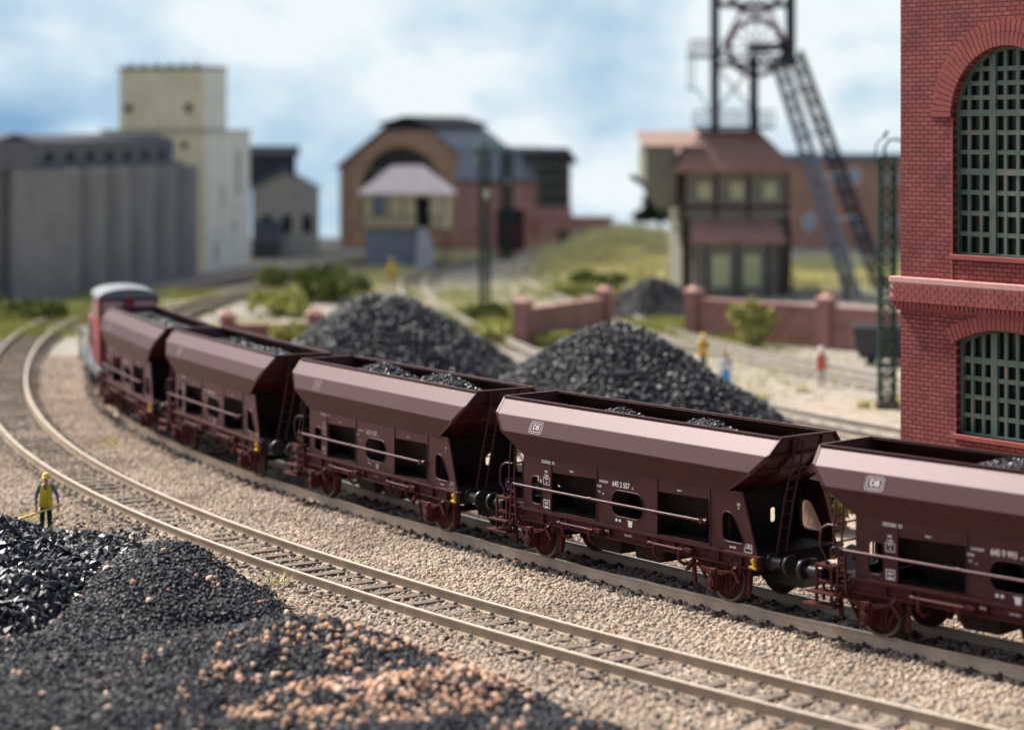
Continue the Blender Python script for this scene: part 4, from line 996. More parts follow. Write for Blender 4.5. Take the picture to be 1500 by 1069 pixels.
# ------------------------------------------------------------------ signal box
PINK = paint('pale_pinkish_shingle_roof', (.76,.66,.60), .8, .2, .1, 1.5, bump=.2, bscale=6)
TIMB = NT('cream_timber_boards', .8, .2); TIMB.color(TIMB.ramp(TIMB.noise(2.5, 5, .7, stretch=(3,3,.3)), [(.35,(.60,.49,.29)),(.65,(.76,.66,.43))])); TIMB = TIMB.m
GRYP = paint('grey_painted_base', (.28,.30,.33), .8, .2, .15, 1.2)
bx_ = pY(531, 158)
t = thing('signal_box', 'cream timber signal box with pale hipped roof on a grey base', 'signal box', (bx_, 158, 0), -.08)
mb = MB(); mb.box(.2,4.1,.2,4.3,-.5,2.5); mb.build('base', GRYP, t)
mb = MB(); mb.box(0,6.0,0,4.6,2.5,5.2)
mb.build('cabin', TIMB, t)
mb = MB()
for k in range(13): mb.box(.02+k*.49,.08+k*.49,-.045,-.001,2.55,3.4)
mb.box(-.05,6.05,-.06,-.002,2.5,2.66); mb.box(-.05,6.05,-.055,-.002,3.4,3.5)
for x in (-.05,1.9,2.9,3.9,5.95): mb.box(x,x+.12,-.05,-.003,3.5,5.2)
mb.build('timber_frame', paint('brown_timber_frame', (.24,.17,.10), .8), t)
for x in (.7,): 
    mb = MB(); mb.box(x,x+1.0,-.10,-.056,3.55,4.9); w_ = mb.build('window', paint('grey_blue_sash', (.26,.29,.30), .6), t)
    mb = MB(); [mb.box(x+.08+.44*i,x+.46+.44*i,-.115,-.101,3.65+.62*j,4.2+.62*j) for i in (0,1) for j in (0,1)]; mb.build('pane', paint('pale_glass', (.14,.17,.19), .2, .5), w_)
mb = MB(); mb.box(3.95,4.9,-.07,-.004,2.7,4.9); mb.build('door', VOID, t)
mb = MB(); e = .35; b4 = [(-e,-e,5.15),(6+e,-e,5.15),(6+e,4.6+e,5.15),(-e,4.6+e,5.15)]; tp = [(1.9,1.9,7.1),(4.1,1.9,7.1),(4.1,2.7,7.1),(1.9,2.7,7.1)]
mb.add(b4+tp+[(x,y,z-.15) for x,y,z in b4],[(0,1,5,4),(1,2,6,5),(2,3,7,6),(3,0,4,7),(4,5,6,7),(8,9,1,0),(9,10,2,1),(10,11,3,2),(11,8,0,3),(11,10,9,8)]); mb.build('roof', PINK, t)
mb = MB(); mb.add([(3.95,-1.3,-.4),(5.3,-1.3,-.4),(5.3,-1.3,1.3),(4.75,-1.3,2.7),(4.3,-1.3,2.7),(3.95,-1.0,-.4),(5.3,-1.0,-.4),(5.3,-1.0,1.3),(4.75,-1.0,2.7),(4.3,-1.0,2.7)],[(0,1,2,3,4),(9,8,7,6,5),(0,5,6,1),(1,6,7,2),(2,7,8,3),(3,8,9,4),(4,9,5,0)])
for k in range(9): mb.box(4.0+.02*k,4.9,-1.0+.0*k,-.1,-.3+.33*k,-.22+.33*k)
mb.build('staircase', paint('pale_grey_stair', (.55,.55,.56), .8), t)
mb = MB(); mb.box(5.75,5.9,.1,.25,-.5,2.5); mb.box(5.75,5.9,4.2,4.35,-.5,2.5); mb.build('support_post', MC['brown_timber_frame'], t)

# ------------------------------------------------------------------ pit head building
TG = NT('grey_green_timber_panels', .9, .15); TG.color(TG.ramp(TG.noise(2.0, 6, .7, stretch=(2,2,.6)), [(.3,(.16,.15,.115)),(.7,(.28,.265,.205))])); TG = TG.m
RR_ = paint('rust_brown_roof', (.30,.17,.125), .75, .3, .2, 1.5, bump=.25, bscale=6); LITE = paint('pale_yellow_green_window', (.50,.53,.26), .5, .3, .1, 3)
DTM = paint('dark_brown_posts', (.055,.035,.028), .8)
Yp = 132; lx = pY(1000, Yp)
t = thing('pithead_building', 'grey green timbered pit head building with rust brown roofs under the winding tower', 'pit building', (lx, Yp, 0), .06)
Wp = 6.5
mb = MB(); mb.box(0,Wp,0,6,-.5,7.4); mb.build('wall', TG, t)
mb = MB(); e = .55; b4 = [(-e,-e,7.3),(Wp+e,-e,7.3),(Wp+e,6+e,7.3),(-e,6+e,7.3)]; tp = [(1.3,1.4,9.7),(4.9,1.4,9.7),(4.9,4.4,9.7),(1.3,4.4,9.7)]
mb.add(b4+tp+[(x,y,z-.2) for x,y,z in b4],[(0,1,5,4),(1,2,6,5),(2,3,7,6),(3,0,4,7),(4,5,6,7),(8,9,1,0),(9,10,2,1),(10,11,3,2),(11,8,0,3),(11,10,9,8)]); mb.build('roof', RR_, t)
for k in range(3):
    x = .85+k*2.0; mb = MB(); mb.box(x,x+.95,-.05,-.001,5.4,6.6); f_ = mb.build('window', TG, t); mb = MB(); mb.box(x+.1,x+.45,-.08,-.051,5.5,6.5); mb.box(x+.5,x+.85,-.08,-.051,5.5,6.5); mb.build('pane', LITE, f_)
mb = MB()
for x in (-.06,.0,1.95,3.95,Wp-.2): mb.box(x,x+.18,-.12,-.002,4.2,7.2)
mb.box(-.06,Wp+.06,-.14,-.003,4.9,5.1); mb.box(-.06,Wp+.06,-.14,-.003,4.1,4.25)
for x in (-.08,Wp-.22): mb.box(x,x+.32,-.2,-.004,-.5,4.3)
mb.build('timber_frame', DTM, t)
mb = MB(); mb.box(.5,5.6,-1.6,-.003,-.5,2.9); mb.build('porch', TG, t)
mb = MB(); slab(mb,(.2,-2.0,2.9),(6.0,-2.0,2.9),(5.7,-.15,4.1),(.5,-.15,4.1),.15); mb.build('porch_roof', RR_, t)
for x in (1.5,3.4): mb = MB(); mb.box(x,x+1.15,-1.66,-1.601,.2,2.3); f_ = mb.build('window', TG, t); mb = MB(); mb.box(x+.12,x+.53,-1.69,-1.661,.3,2.2); mb.box(x+.6,x+1.03,-1.69,-1.661,.3,2.2); mb.build('pane', LITE, f_)
mb = MB()
for x in (.45,1.1,2.95,4.9,5.5): mb.box(x,x+.15,-1.7,-1.602,-.5,2.9)
mb.build('porch_post', DTM, t)
bk_ = MB(); bk_.box(-2.2,-.3,.5,4,6.4,8.6); bk_.add([(-2.2,.5,6.4),(-.3,.5,6.4),(-.3,4,6.4),(-2.2,4,6.4),(-1.2,1,4.9),(-.3,1,4.9),(-.3,3,4.9),(-1.2,3,4.9)],[(0,1,5,4),(1,2,6,5),(2,3,7,6),(3,0,4,7),(4,7,6,5)]); bk_.build('bunker', TG, t)
mb = MB(); slab(mb,(-2.5,.2,8.6),(1.3,.2,8.6),(1.3,4.2,9.5),(-2.3,4.2,9.5),.15); mb.build('bunker_roof', paint('pale_rust_roof', (.26,.18,.14), .8), t)
mb = MB(); mb.beam((-2.0,1.5,6.3),(-3.0,1.5,6.9),.4,.35); mb.beam((-2.9,1.5,6.9),(-.1,1.5,4.2),.12); mb.beam((-1.6,1.5,5.2),(-.1,1.5,3.4),.1); mb.build('chute', paint('grey_steel', (.15,.16,.17), .6), t)

# ------------------------------------------------------------------ winding tower
IRON = paint('dark_blue_grey_iron', (.028,.036,.05), .6, .4, .2, 2); IRRED = paint('dark_red_wheel_iron', (.16,.045,.05), .6, .4)
IRONL = paint('weathered_light_iron', (.19,.215,.245), .6, .4, .25, 2)
def truss(mb, p, q, w, n, r=.05, axis=(1,0,0), d=(0,1,0), depth=None):
    p = Vector(p); q = Vector(q); a = Vector(axis)*w/2; b = Vector(d)*(depth or w)/2; cs = [a+b, a-b, -a-b, -a+b]
    for c in cs: mb.beam(p+c, q+c, r*1.7)
    for i in range(n):
        s_, e_ = p.lerp(q, i/n), p.lerp(q, (i+1)/n)
        for k in range(4):
            c0, c1 = cs[k], cs[(k+1) % 4]
            if i % 2: c0, c1 = c1, c0
            mb.beam(s_+c0, e_+c1, r); mb.beam(e_+cs[k], e_+cs[(k+1) % 4], r*.8)
Yw = 134.5; X = lambda u: pY(u, Yw); Zv = lambda v: CAM_H-(v-193.5)*Yw/3188.4
t = thing('winding_tower', 'dark iron mine winding tower with two red spoked sheave wheels', 'winding tower', (X(1080), Yw, 0))
O = X(1080); U = lambda u: X(u)-O
mb = MB()
for y in (-.9, .9):
    for u in (1047, 1158): mb.beam((U(u),y,9.7 if u < 1100 else Zv(98)),(U(u),y,Zv(-95)),.36)
    mb.beam((U(1104),y,9.7),(U(1104),y,Zv(85)),.34)
for z in (Zv(95),Zv(8),Zv(-60)):
    for y in (-.9,.9): mb.beam((U(1047),y,z),(U(1158),y,z),.26)
    for u in (1047,1158): mb.beam((U(u),-.9,z),(U(u),.9,z),.14)
mb.build('tower_frame', IRON, t)
mb = MB()
for y in (-.9,.9):
    mb.beam((U(1047),y,Zv(95)),(U(1090),y,Zv(8)),.1); mb.beam((U(1047),y,Zv(8)),(U(1110),y,Zv(-60)),.1); mb.beam((U(1158),y,Zv(95)),(U(1125),y,Zv(8)),.1); mb.beam((U(1047),y,Zv(95)),(U(1104),y,Zv(165)),.06); mb.beam((U(1104),y,Zv(95)),(U(1047),y,Zv(165)),.06)
mb.build('diagonal_brace', IRON, t)
for cz_, cu in ((70,1108),(-18,1106)):
    mb = MB(); n = 32; c = Vector((U(cu),0,Zv(cz_))); R = 1.75 if cz_ > 0 else 1.65
    rim_ = [c+Vector((R*math.cos(2*PI*k/n), 0, R*math.sin(2*PI*k/n))) for k in range(n+1)]
    for y in (-.14,.14): mb.tube([p+Vector((0,y,0)) for p in rim_], .13, 6, False)
    mb.tube([c+(p-c)*.9 for p in rim_], .05, 5, False)
    for k in range(12): a = 2*PI*k/12; mb.beam(c, c+Vector((R*math.cos(a),0,R*math.sin(a))), .10)
    mb.cyl(c-Vector((0,.4,0)), c+Vector((0,.4,0)), .2, 10); mb.build('sheave_wheel', IRRED, t)
mb = MB(); mb.beam((U(1095),0,Zv(72)),(U(1158),0,Zv(68)),.55,.5); mb.build('bearing_beam', IRON, t)
mb = MB(); mb.box(U(1018),U(1130),-1.6,1.6,9.75,9.95)
for z in (10.4,10.9):
    for y in (-1.6,1.6): mb.beam((U(1018),y,z),(U(1130),y,z),.06)
    for u in (1018,1130): mb.beam((U(u),-1.6,z),(U(u),1.6,z),.06)
for k in range(9): u = 1018+14*k; mb.beam((U(u),-1.6,9.95),(U(u),-1.6,10.9),.06); mb.beam((U(u),1.6,9.95),(U(u),1.6,10.9),.06)
mb.build('lower_gallery', IRON, t)
mb = MB(); zg = Zv(82); mb.box(U(1010),U(1150),-1.3,1.3,zg-.12,zg)
for y in (-1.3,1.3):
    for z in (.5,.95): mb.beam((U(1010),y,zg+z),(U(1060),y,zg+z),.05)
    for u in (1010,1020,1030,1040): mb.beam((U(u),y,zg),(U(u),y,zg+.95),.05)
mb.build('upper_gallery', IRON, t)
mb = MB()
for u in (1006,1014): mb.beam((U(u),-1.2,Zv(130)),(U(u),-1.2,Zv(78)),.05)
for k in range(9): mb.beam((U(1006),-1.2,Zv(128-6*k)),(U(1014),-1.2,Zv(128-6*k)),.04)
mb.beam((U(1003),-1.2,Zv(130)),(U(1022),-1.2,Zv(134)),.1); mb.beam((U(1022),-1.2,Zv(134)),(U(1035),-1.2,Zv(165)),.07); mb.build('ladder', IRON, t)
for (u0, v0, u1, v1, yo, ye) in ((1138,88,1238,415,-.6,-3.0),(1166,74,1300,395,.6,2.0)):
    mb = MB(); zt0 = Zv(v0); zb = -.3; truss(mb, (U(u0),yo,zt0), (U(u1),ye,zb), .72, 16, .12, (1,0,0), (0,1,0), .5)
    mb.build('back_strut', IRONL if v0 > 75 else IRON, t)
mb = MB()
for k in range(5):
    f0 = .15+.18*k; a = Vector((U(1138),-.6,Zv(88))).lerp(Vector((U(1238),-3,-.3)), f0); b = Vector((U(1166),.6,Zv(74))).lerp(Vector((U(1300),2,-.3)), f0); mb.beam(a, b, .14)
mb.build('strut_crossbar', IRONL, t)
# long red brick house behind
lx2 = pY(1150, 186); BRO = brick_mat('orange_brown_brick', (.56,.29,.18), (.62,.34,.23), (.46,.25,.17), .5, .2, .03, .3)
t = thing('long_brick_house', 'long orange brown brick house with small white windows behind the winding tower', 'brick building', (lx2, 186, 0), -.04)
mb = MB(); mb.box(0,13,0,7,-.5,7.1); mb.build('wall', BRO, t); mb = MB(); mb.box(-.2,13.2,-.25,7.2,7.1,7.7); mb.build('roof', paint('blue_grey_flat_roof', (.20,.25,.30), .7), t)
WW = paint('white_window', (.75,.75,.74), .5)
for (u, v) in ((1185,325),(1254,328),(1226,262),(1250,258),(1306,262),(1306,325)):
    gx = (u-1150)*186/3188.4; gz = CAM_H-(v-193.5)*186/3188.4; n = 14; mb = MB(); mb.ngon([(gx+.55*math.cos(2*PI*k/n), -.05, gz+.75*math.sin(2*PI*k/n)) for k in range(n)]); mb.cur = 0
    f_ = mb.build('window', WW, t, fix=False); mb = MB(); mb.box(gx-.3,gx+.3,-.09,-.06,gz-.45,gz+.45); mb.build('pane', paint('grey_pane', (.35,.37,.40), .3), f_)

# ------------------------------------------------------------------ brick garden walls
WBR = brick_mat('dusky_red_wall_brick', (.27,.115,.095), (.33,.15,.125), (.36,.24,.20), .3, .12, .014, .5)
COP = paint('pale_red_wall_coping', (.38,.21,.17), .8, .3, .15, 2)
def wallrun(label, P, Q, h, piers, hp=.35):
    P = Vector(P); Q = Vector(Q); L = (Q-P).length; a = math.atan2(Q.y-P.y, Q.x-P.x)
    t = thing('brick_wall', label, 'brick wall', (P.x, P.y, -.36), a, 'low brick boundary walls')
    mb = MB(); mb.box(0,L,-.14,.14,0,h-.12); mb.build('wall', WBR, t)
    mb = MB(); mb.box(-.02,L+.02,-.2,.2,h-.119,h); mb.build('coping', COP, t, bevel=.02)
    for f in piers:
        x = f*L; mb = MB(); mb.box(x-.33,x+.33,-.34,.34,0,h+hp-.15); p_ = mb.build('pier', WBR, t)
        mb = MB(); mb.box(x-.42,x+.42,-.43,.43,h+hp-.15,h+hp); mb.add([(x-.36,-.36,h+hp),(x+.36,-.36,h+hp),(x+.36,.36,h+hp),(x-.36,.36,h+hp),(x,0,h+hp+.28)],[(0,1,4),(1,2,4),(2,3,4),(3,0,4)]); mb.build('pier_cap', COP, p_)
wallrun('short brick wall with two capped piers left of the middle bush', pp(766,496), pp(886,476), 1.75, (0,1))
wallrun('long brick wall with capped piers in front of the pit head building', pp(1016,484), pp(1340,508), 1.95, (0,.62))
wallrun('brick wall stub with piers behind the second wagon, beside white stones', (-13.0,99.5), (-8.9,100.5), 1.15, (.0,.95), .45)
for k, (u, v) in enumerate(((338,494),(352,482),(368,492),(386,500))):
    q = px(u, v, .4); mb = MB(); n = 10; rr = random.Random(k); mb.smooth = True
    vs = [( .38*math.sin(PI*(j+.5)/6)*math.cos(2*PI*i/n)*rr.uniform(.8,1.2), .3*math.sin(PI*(j+.5)/6)*math.sin(2*PI*i/n), .27*math.cos(PI*(j+.5)/6)*rr.uniform(.85,1.1)) for j in range(6) for i in range(n)]
    mb.add(vs, [(j*n+i,j*n+(i+1)%n,(j+1)*n+(i+1)%n,(j+1)*n+i) for j in range(5) for i in range(n)]); mb.ngon(vs[:n]); mb.ngon(vs[-n:])
    o = mb.build('white_stone', paint('pinkish_white_stone', (.72,.58,.56), .8), None, loc=(q.x, q.y-1.2, .35-.12*(k % 2))); tag(o, 'pinkish white stone lying in a pile by the wall stub', 'stone', 'pile of white stones')
# heap under the stones
heap('rubble_heap', 'low reddish rubble heap carrying white stones beside the wall stub', -12.6, 97.3, .75, 1.8, paint('rubble', (.3,.18,.15), .9), 12, .06, .14, 19, rnd=.5, base=paint('rubble_base', (.28,.17,.13), .9), cat='rubble heap')
# iron railings
q0 = px(1162, 432); t = thing('iron_railing', 'black iron railing between the pit head building and the lattice mast', 'railing', (q0.x, q0.y, -.36))
L = 6.4; mb = MB()
for z in (.25,1.15): mb.box(0,L,-.02,.02,z,z+.05)
mb.build('rail', IRON, t)
for k in range(22): mb = MB(); mb.box(k*.3-.02,k*.3+.02,-.024,.024,0,1.4); mb.build('baluster', IRON, t)
mb = MB(); [mb.box(x-.06,x+.06,-.06,.06,0,1.6) for x in (0,3.15)]; mb.build('post', IRON, t)

# ------------------------------------------------------------------ lattice masts
GM = paint('dark_green_mast_paint', (.016,.045,.028), .6, .4, .3, 2); INS = paint('teal_insulator', (.10,.22,.17), .3, .5)
def mast(label, u, v, vt, w, arm, group='green lattice masts', r=.062):
    q = px(u, v); h = CAM_H-(vt-193.5)*q.y/3188.4
    t = thing('lattice_mast', label, 'lattice mast', (q.x, q.y, 0), 0, group)
    mb = MB(); truss(mb, (0,0,-.4), (0,0,h-.6), w, int(h/.42), r, depth=w*.7); mb.build('lattice_column', GM, t)
    mb = MB(); mb.box(-w*.8,w*.8,-w*.7,w*.7,-.5,-.1); mb.build('footing', SLEEPG, t)
    if arm == 'lamp':
        mb = MB(); mb.tube([(0,0,h-.8),(-.1,0,h-.3),(.1,0,h),(.35,0,h+.02),(.75,0,h-.15),(.95,0,h-.5)],.05,6); mb.tube([(-.2,0,h-1.2),(-.45,0,h-.7),(-.35,0,h-.1),(-.05,0,h+.12)],.03,5); mb.build('arm', GM, t)
        mb = MB(); mb.cyl((.95,0,h-.55),(.95,0,h-.9),.12,10,.24); mb.build('lamp_shade', GM, t)
        mb = MB(); mb.tube([(-.1,-.05,h+.1),(-.05,-.05,h+.28),(0.05,-.05,h+.3)],.08,6); mb.build('insulator', INS, t)
    else:
        mb = MB(); mb.beam((-.55,0,h-.6),(.7,0,h-.6),.09); mb.beam((-.35,0,h-1.3),(.45,0,h-1.3),.08); mb.beam((0,0,h-.7),(0,0,h-.1),.12); mb.build('cross_arm', GM, t)
        for x, z in ((-.5,h-.5),(.65,h-.5),(-.2,h-.2),(.3,h-.3),(-.3,h-1.2)):
            mb = MB(); mb.tube([(x,0,z-.05),(x,0,z+.1),(x,0,z+.22)],[.1,.16,.07],8); mb.build('insulator', INS, t)
        mb = MB(); mb.cyl((.1,-.25,h-2.6),(.1,-.25,h-3.1),.2,10,.12); mb.build('bell', paint('pale_bell', (.5,.48,.42), .5), t)
    return t
mast('green lattice mast with curved lamp arm beside the engine house corner', 1299, 583, 205, .52, 'lamp')
mast('tall thin green lattice mast with insulators rising from the round bush', 710, 460, 205, .5, 'x', r=.075)
mast('more distant thin green lattice mast just right of the taller one', 742, 376, 212, .8, 'x', r=.12)

# ------------------------------------------------------------------ mine tub near the wall
q = px(1245, 520); t = thing('mine_tub', 'dark grey open mine tub standing in front of the long brick wall', 'mine tub', (q.x+.1, q.y, -.1), -.15)
TUB = paint('dark_grey_tub_steel', (.05,.052,.06), .5, .4, .2, 3)
mb = MB(); b0 = [(.25,-.6,.16),(2.65,-.6,.16),(2.65,.6,.16),(.25,.6,.16)]; b1 = [(0,-.75,1.35),(2.9,-.75,1.35),(2.9,.75,1.35),(0,.75,1.35)]; b2 = [(.08,-.68,1.35),(2.82,-.68,1.35),(2.82,.68,1.35),(.08,.68,1.35)]; b3 = [(.4,-.45,.5),(2.45,-.45,.5),(2.45,.45,.5),(.4,.45,.5)]
vs = b0+b1+b2+b3; mb.add(vs, [(3,2,1,0)]+[(i*4+k,i*4+(k+1)%4,(i+1)*4+(k+1)%4,(i+1)*4+k) for i in range(3) for k in range(4)]+[(12,13,14,15)]); mb.build('tub_body', TUB, t)
mb = MB(); mb.box(.3,2.6,-.4,.4,.0,.155); mb.build('chassis', IRON, t)
for x in (.8,2.1):
    for y in (-.5,.42): mb = MB(); mb.cyl((x,y,-.05),(x,y+.08,-.05),.21,14); mb.build('wheel', IRON, t)
mb = MB(); mb.beam((0,-.78,1.38),(2.9,-.78,1.38),.07); mb.beam((0,.78,1.38),(2.9,.78,1.38),.07); mb.build('rim', paint('pale_rim', (.3,.27,.25), .6), t)
# small white distant sign disc
q = px(985, 392, 0); mb = MB(); mb.cyl((0,0,-.4),(0,0,1.2),.04,6); t = thing('marker_disc', 'small round white marker disc on a post left of the pit head building', 'marker', (pY(985,150), 150, 1.2)); mb.build('post', IRON, t); mb = MB(); mb.cyl((0,-.05,1.3),(0,.02,1.3),.42,16); mb.build('disc', WW, t)

# ------------------------------------------------------------------ red diesel locomotive
RED = NT('red_locomotive_paint', .4, .5); RED.color(RED.ramp(RED.noise(1.5, 4, .6), [(.3,(.19,.006,.012)),(.7,(.26,.011,.017))])); RED = RED.m
SIL = paint('silver_grey_roof_paint', (.13,.15,.165), .5, .4, .1, 2); LOB = paint('black_locomotive_frame', (.012,.012,.013), .5, .4)
la = math.atan2(78-71.9, -13.72+11.6)+PI; la = -1.30
# cab end faces +x (towards the first wagon)
e1 = Vector((-11.603,71.90,0))+Vector((math.cos(-1.20), math.sin(-1.20), 0))*-4.95
d1 = Vector((math.cos(la), math.sin(la), 0)); c_ = e1-d1*5.0
t = thing('diesel_locomotive', 'red diesel locomotive with silver grey roof leading the coal train', 'locomotive', (c_.x, c_.y, 0), la)
hw = 1.04
mb = MB(); mb.box(1.3,4.15,-hw,hw,1.25,3.70)
cb = mb.build('cab', RED, t, bevel=.05)
mb = MB(); n = 12; prof = [(-hw-.06,3.68)]+[((hw+.03)*math.cos(PI-PI*k/n), 3.69+.32*math.sin(PI*k/n)) for k in range(n+1)]+[(hw+.06,3.68)]
for a_, b_ in zip(prof, prof[1:]): mb.add([(1.15,a_[0],a_[1]),(4.25,a_[0],a_[1]),(4.25,b_[0],b_[1]),(1.15,b_[0],b_[1])],[(0,1,2,3)])
mb.ngon([(4.25,a,b) for a,b in prof]); mb.ngon([(1.15,a,b) for a,b in prof]); mb.add([(1.15,-hw-.06,3.68),(4.25,-hw-.06,3.68),(4.25,hw+.06,3.68),(1.15,hw+.06,3.68)],[(0,1,2,3)]); mb.build('cab_roof', SIL, t)
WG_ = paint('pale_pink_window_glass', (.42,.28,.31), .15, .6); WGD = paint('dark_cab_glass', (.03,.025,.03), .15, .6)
for y0, y1 in ((-.98,-.14),(.14,.98)):
    mb = MB(); P = rrect(y0,y1,3.02,3.64,.1); mb.panel(P, [rrect(y0+.05,y1-.05,3.07,3.59,.07)], lambda a,b,q: (4.15+.03*q, a, b)); w_ = mb.build('rear_window', LOB, cb); mb = MB(); mb.ngon([(4.165,a,b) for a,b in rrect(y0+.05,y1-.05,3.07,3.59,.07)]); mb.build('pane', WG_, w_) if False else mb.build('rear_pane', WG_, cb)
for m in (-1,1):
    for x0_, x1_ in ((1.6,2.5),(2.75,3.75)):
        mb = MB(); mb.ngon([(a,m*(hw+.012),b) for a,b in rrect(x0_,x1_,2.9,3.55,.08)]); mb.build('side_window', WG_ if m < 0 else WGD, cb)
mb = MB(); mb.box(-3.2,1.29,-.82,.82,1.3,2.55); mb.build('hood', RED, t, bevel=.08)
mb = MB(); mb.box(4.16,4.72,-.55,.55,1.3,2.2); mb.build('rear_hood', RED, t, bevel=.05)
mb = MB(); [mb.box(x,x+.9,y,y+.02,1.5,2.3) for x in (-2.9,-1.8,-.7,.3) for y in (-.85,.83)]; mb.build('louvre', LOB, t)
mb = MB(); mb.box(-3.9,4.9,-1.12,1.12,1.12,1.22); mb.box(-3.9,4.9,-1.16,-1.121,.98,1.25); mb.box(-3.9,4.9,1.121,1.16,.98,1.25); mb.build('footplate', SIL, t)
mb = MB(); mb.box(-3.6,4.5,-.95,.95,.6,1.11); mb.box(4.75,4.95,-1.15,1.15,.75,1.1); mb.box(-3.95,-3.75,-1.15,1.15,.75,1.1); mb.box(-1.2,1.2,-1.1,1.1,.35,.9); mb.build('frame', LOB, t)
for x in (-2.6,-.9,1.7,3.3):
    for m in (-1,1):
        mb = MB(); mb.cyl((x,m*.68,.5),(x,m*.82,.5),.5,24); mb.cyl((x,m*.8,.5),(x,m*1.05,.5),.14,10); mb.build('wheel', LOB, t)
for m in (-1,1):
    mb = MB()
    for x in (-3.7,-2.6,-1.4,0,1.1): mb.cyl((x,m*1.15,1.2),(x,m*1.15,2.1),.022,6)
    mb.cyl((-3.7,m*1.15,2.1),(1.1,m*1.15,2.1),.022,6); mb.build('handrail', SIL, t)
    mb = MB(); mb.cyl((4.3,m*1.2,1.2),(4.3,m*1.2,2.3),.022,6); mb.tube([(4.8,m*.9,1.2),(4.8,m*.9,2.15),(4.8,m*.3,2.15),(4.8,m*.3,1.2)],.022,6); mb.build('handrail', SIL, t)
    mb = MB(); mb.cyl((4.9,m*.87,1.03),(5.2,m*.87,1.03),.09,10); mb.cyl((5.2,m*.87,1.03),(5.25,m*.87,1.03),.2,16); mb.build('buffer', LOB, t)
    mb = MB(); mb.cyl((4.72,m*.42,2.0),(4.79,m*.42,2.0),.1,12); mb.build('headlight', WW, t)
    mb = MB(); [mb.box(x,x+.5,m*1.0-.12,m*1.0+.12,z,z+.04) for x in (4.2,) for z in (.35,.65,.95)]; mb.build('step', LOB, t)
mb = MB(); mb.tube([(1.0,-.5,2.55),(1.0,-.5,3.3),(1.0,-.5,3.45)],[.1,.1,.13],8); mb.build('exhaust', LOB, t)

# ------------------------------------------------------------------ people
def skin(name, chains, mat, parent, root_first=True, sub=1):
    """chains: list of [(x,y,z,r),...]; first chain's first point is the root; chains start on an existing point"""
    bm = bmesh.new(); lay = bm.verts.layers.skin.verify(); pts = {}
    def gv(p):
        k = tuple(round(c, 4) for c in p[:3])
        if k not in pts:
            v = bm.verts.new(p[:3]); v[lay].radius = (p[3], p[3] if len(p) < 5 else p[4]); pts[k] = v
        return pts[k]
    first = None
    for ch in chains:
        vs = [gv(p) for p in ch]
        if first is None: first = vs[0]; first[lay].use_root = True
        for a, b in zip(vs, vs[1:]):
            if not bm.edges.get((a, b)): bm.edges.new((a, b))
    me = bpy.data.meshes.new(name); bm.to_mesh(me); bm.free()
    o = bpy.data.objects.new(name, me); COL.objects.link(o)
    sk_ = o.modifiers.new('skin', 'SKIN'); sk_.use_smooth_shade = True
    ss = o.modifiers.new('sub', 'SUBSURF'); ss.levels = sub; ss.render_levels = sub
    dg = bpy.context.evaluated_depsgraph_get(); m2 = bpy.data.meshes.new_from_object(o.evaluated_get(dg)); m2.name = name
    o.modifiers.clear(); o.data = m2; m2.materials.clear(); m2.materials.append(mat)
    m2.polygons.foreach_set('use_smooth', [True]*len(m2.polygons)); o.parent = parent; return o
SKIN = paint('skin', (.55,.27,.19), .6, .3, .06); DENIM = paint('dark_trousers', (.012,.02,.022), .8); SHIRT = paint('grey_shirt', (.17,.19,.24), .8)
VEST = paint('yellow_vest', (.68,.52,.03), .6); CAPY = paint('yellow_cap', (.75,.58,.12), .6); HAIR = paint('brown_hair', (.08,.04,.02), .8)
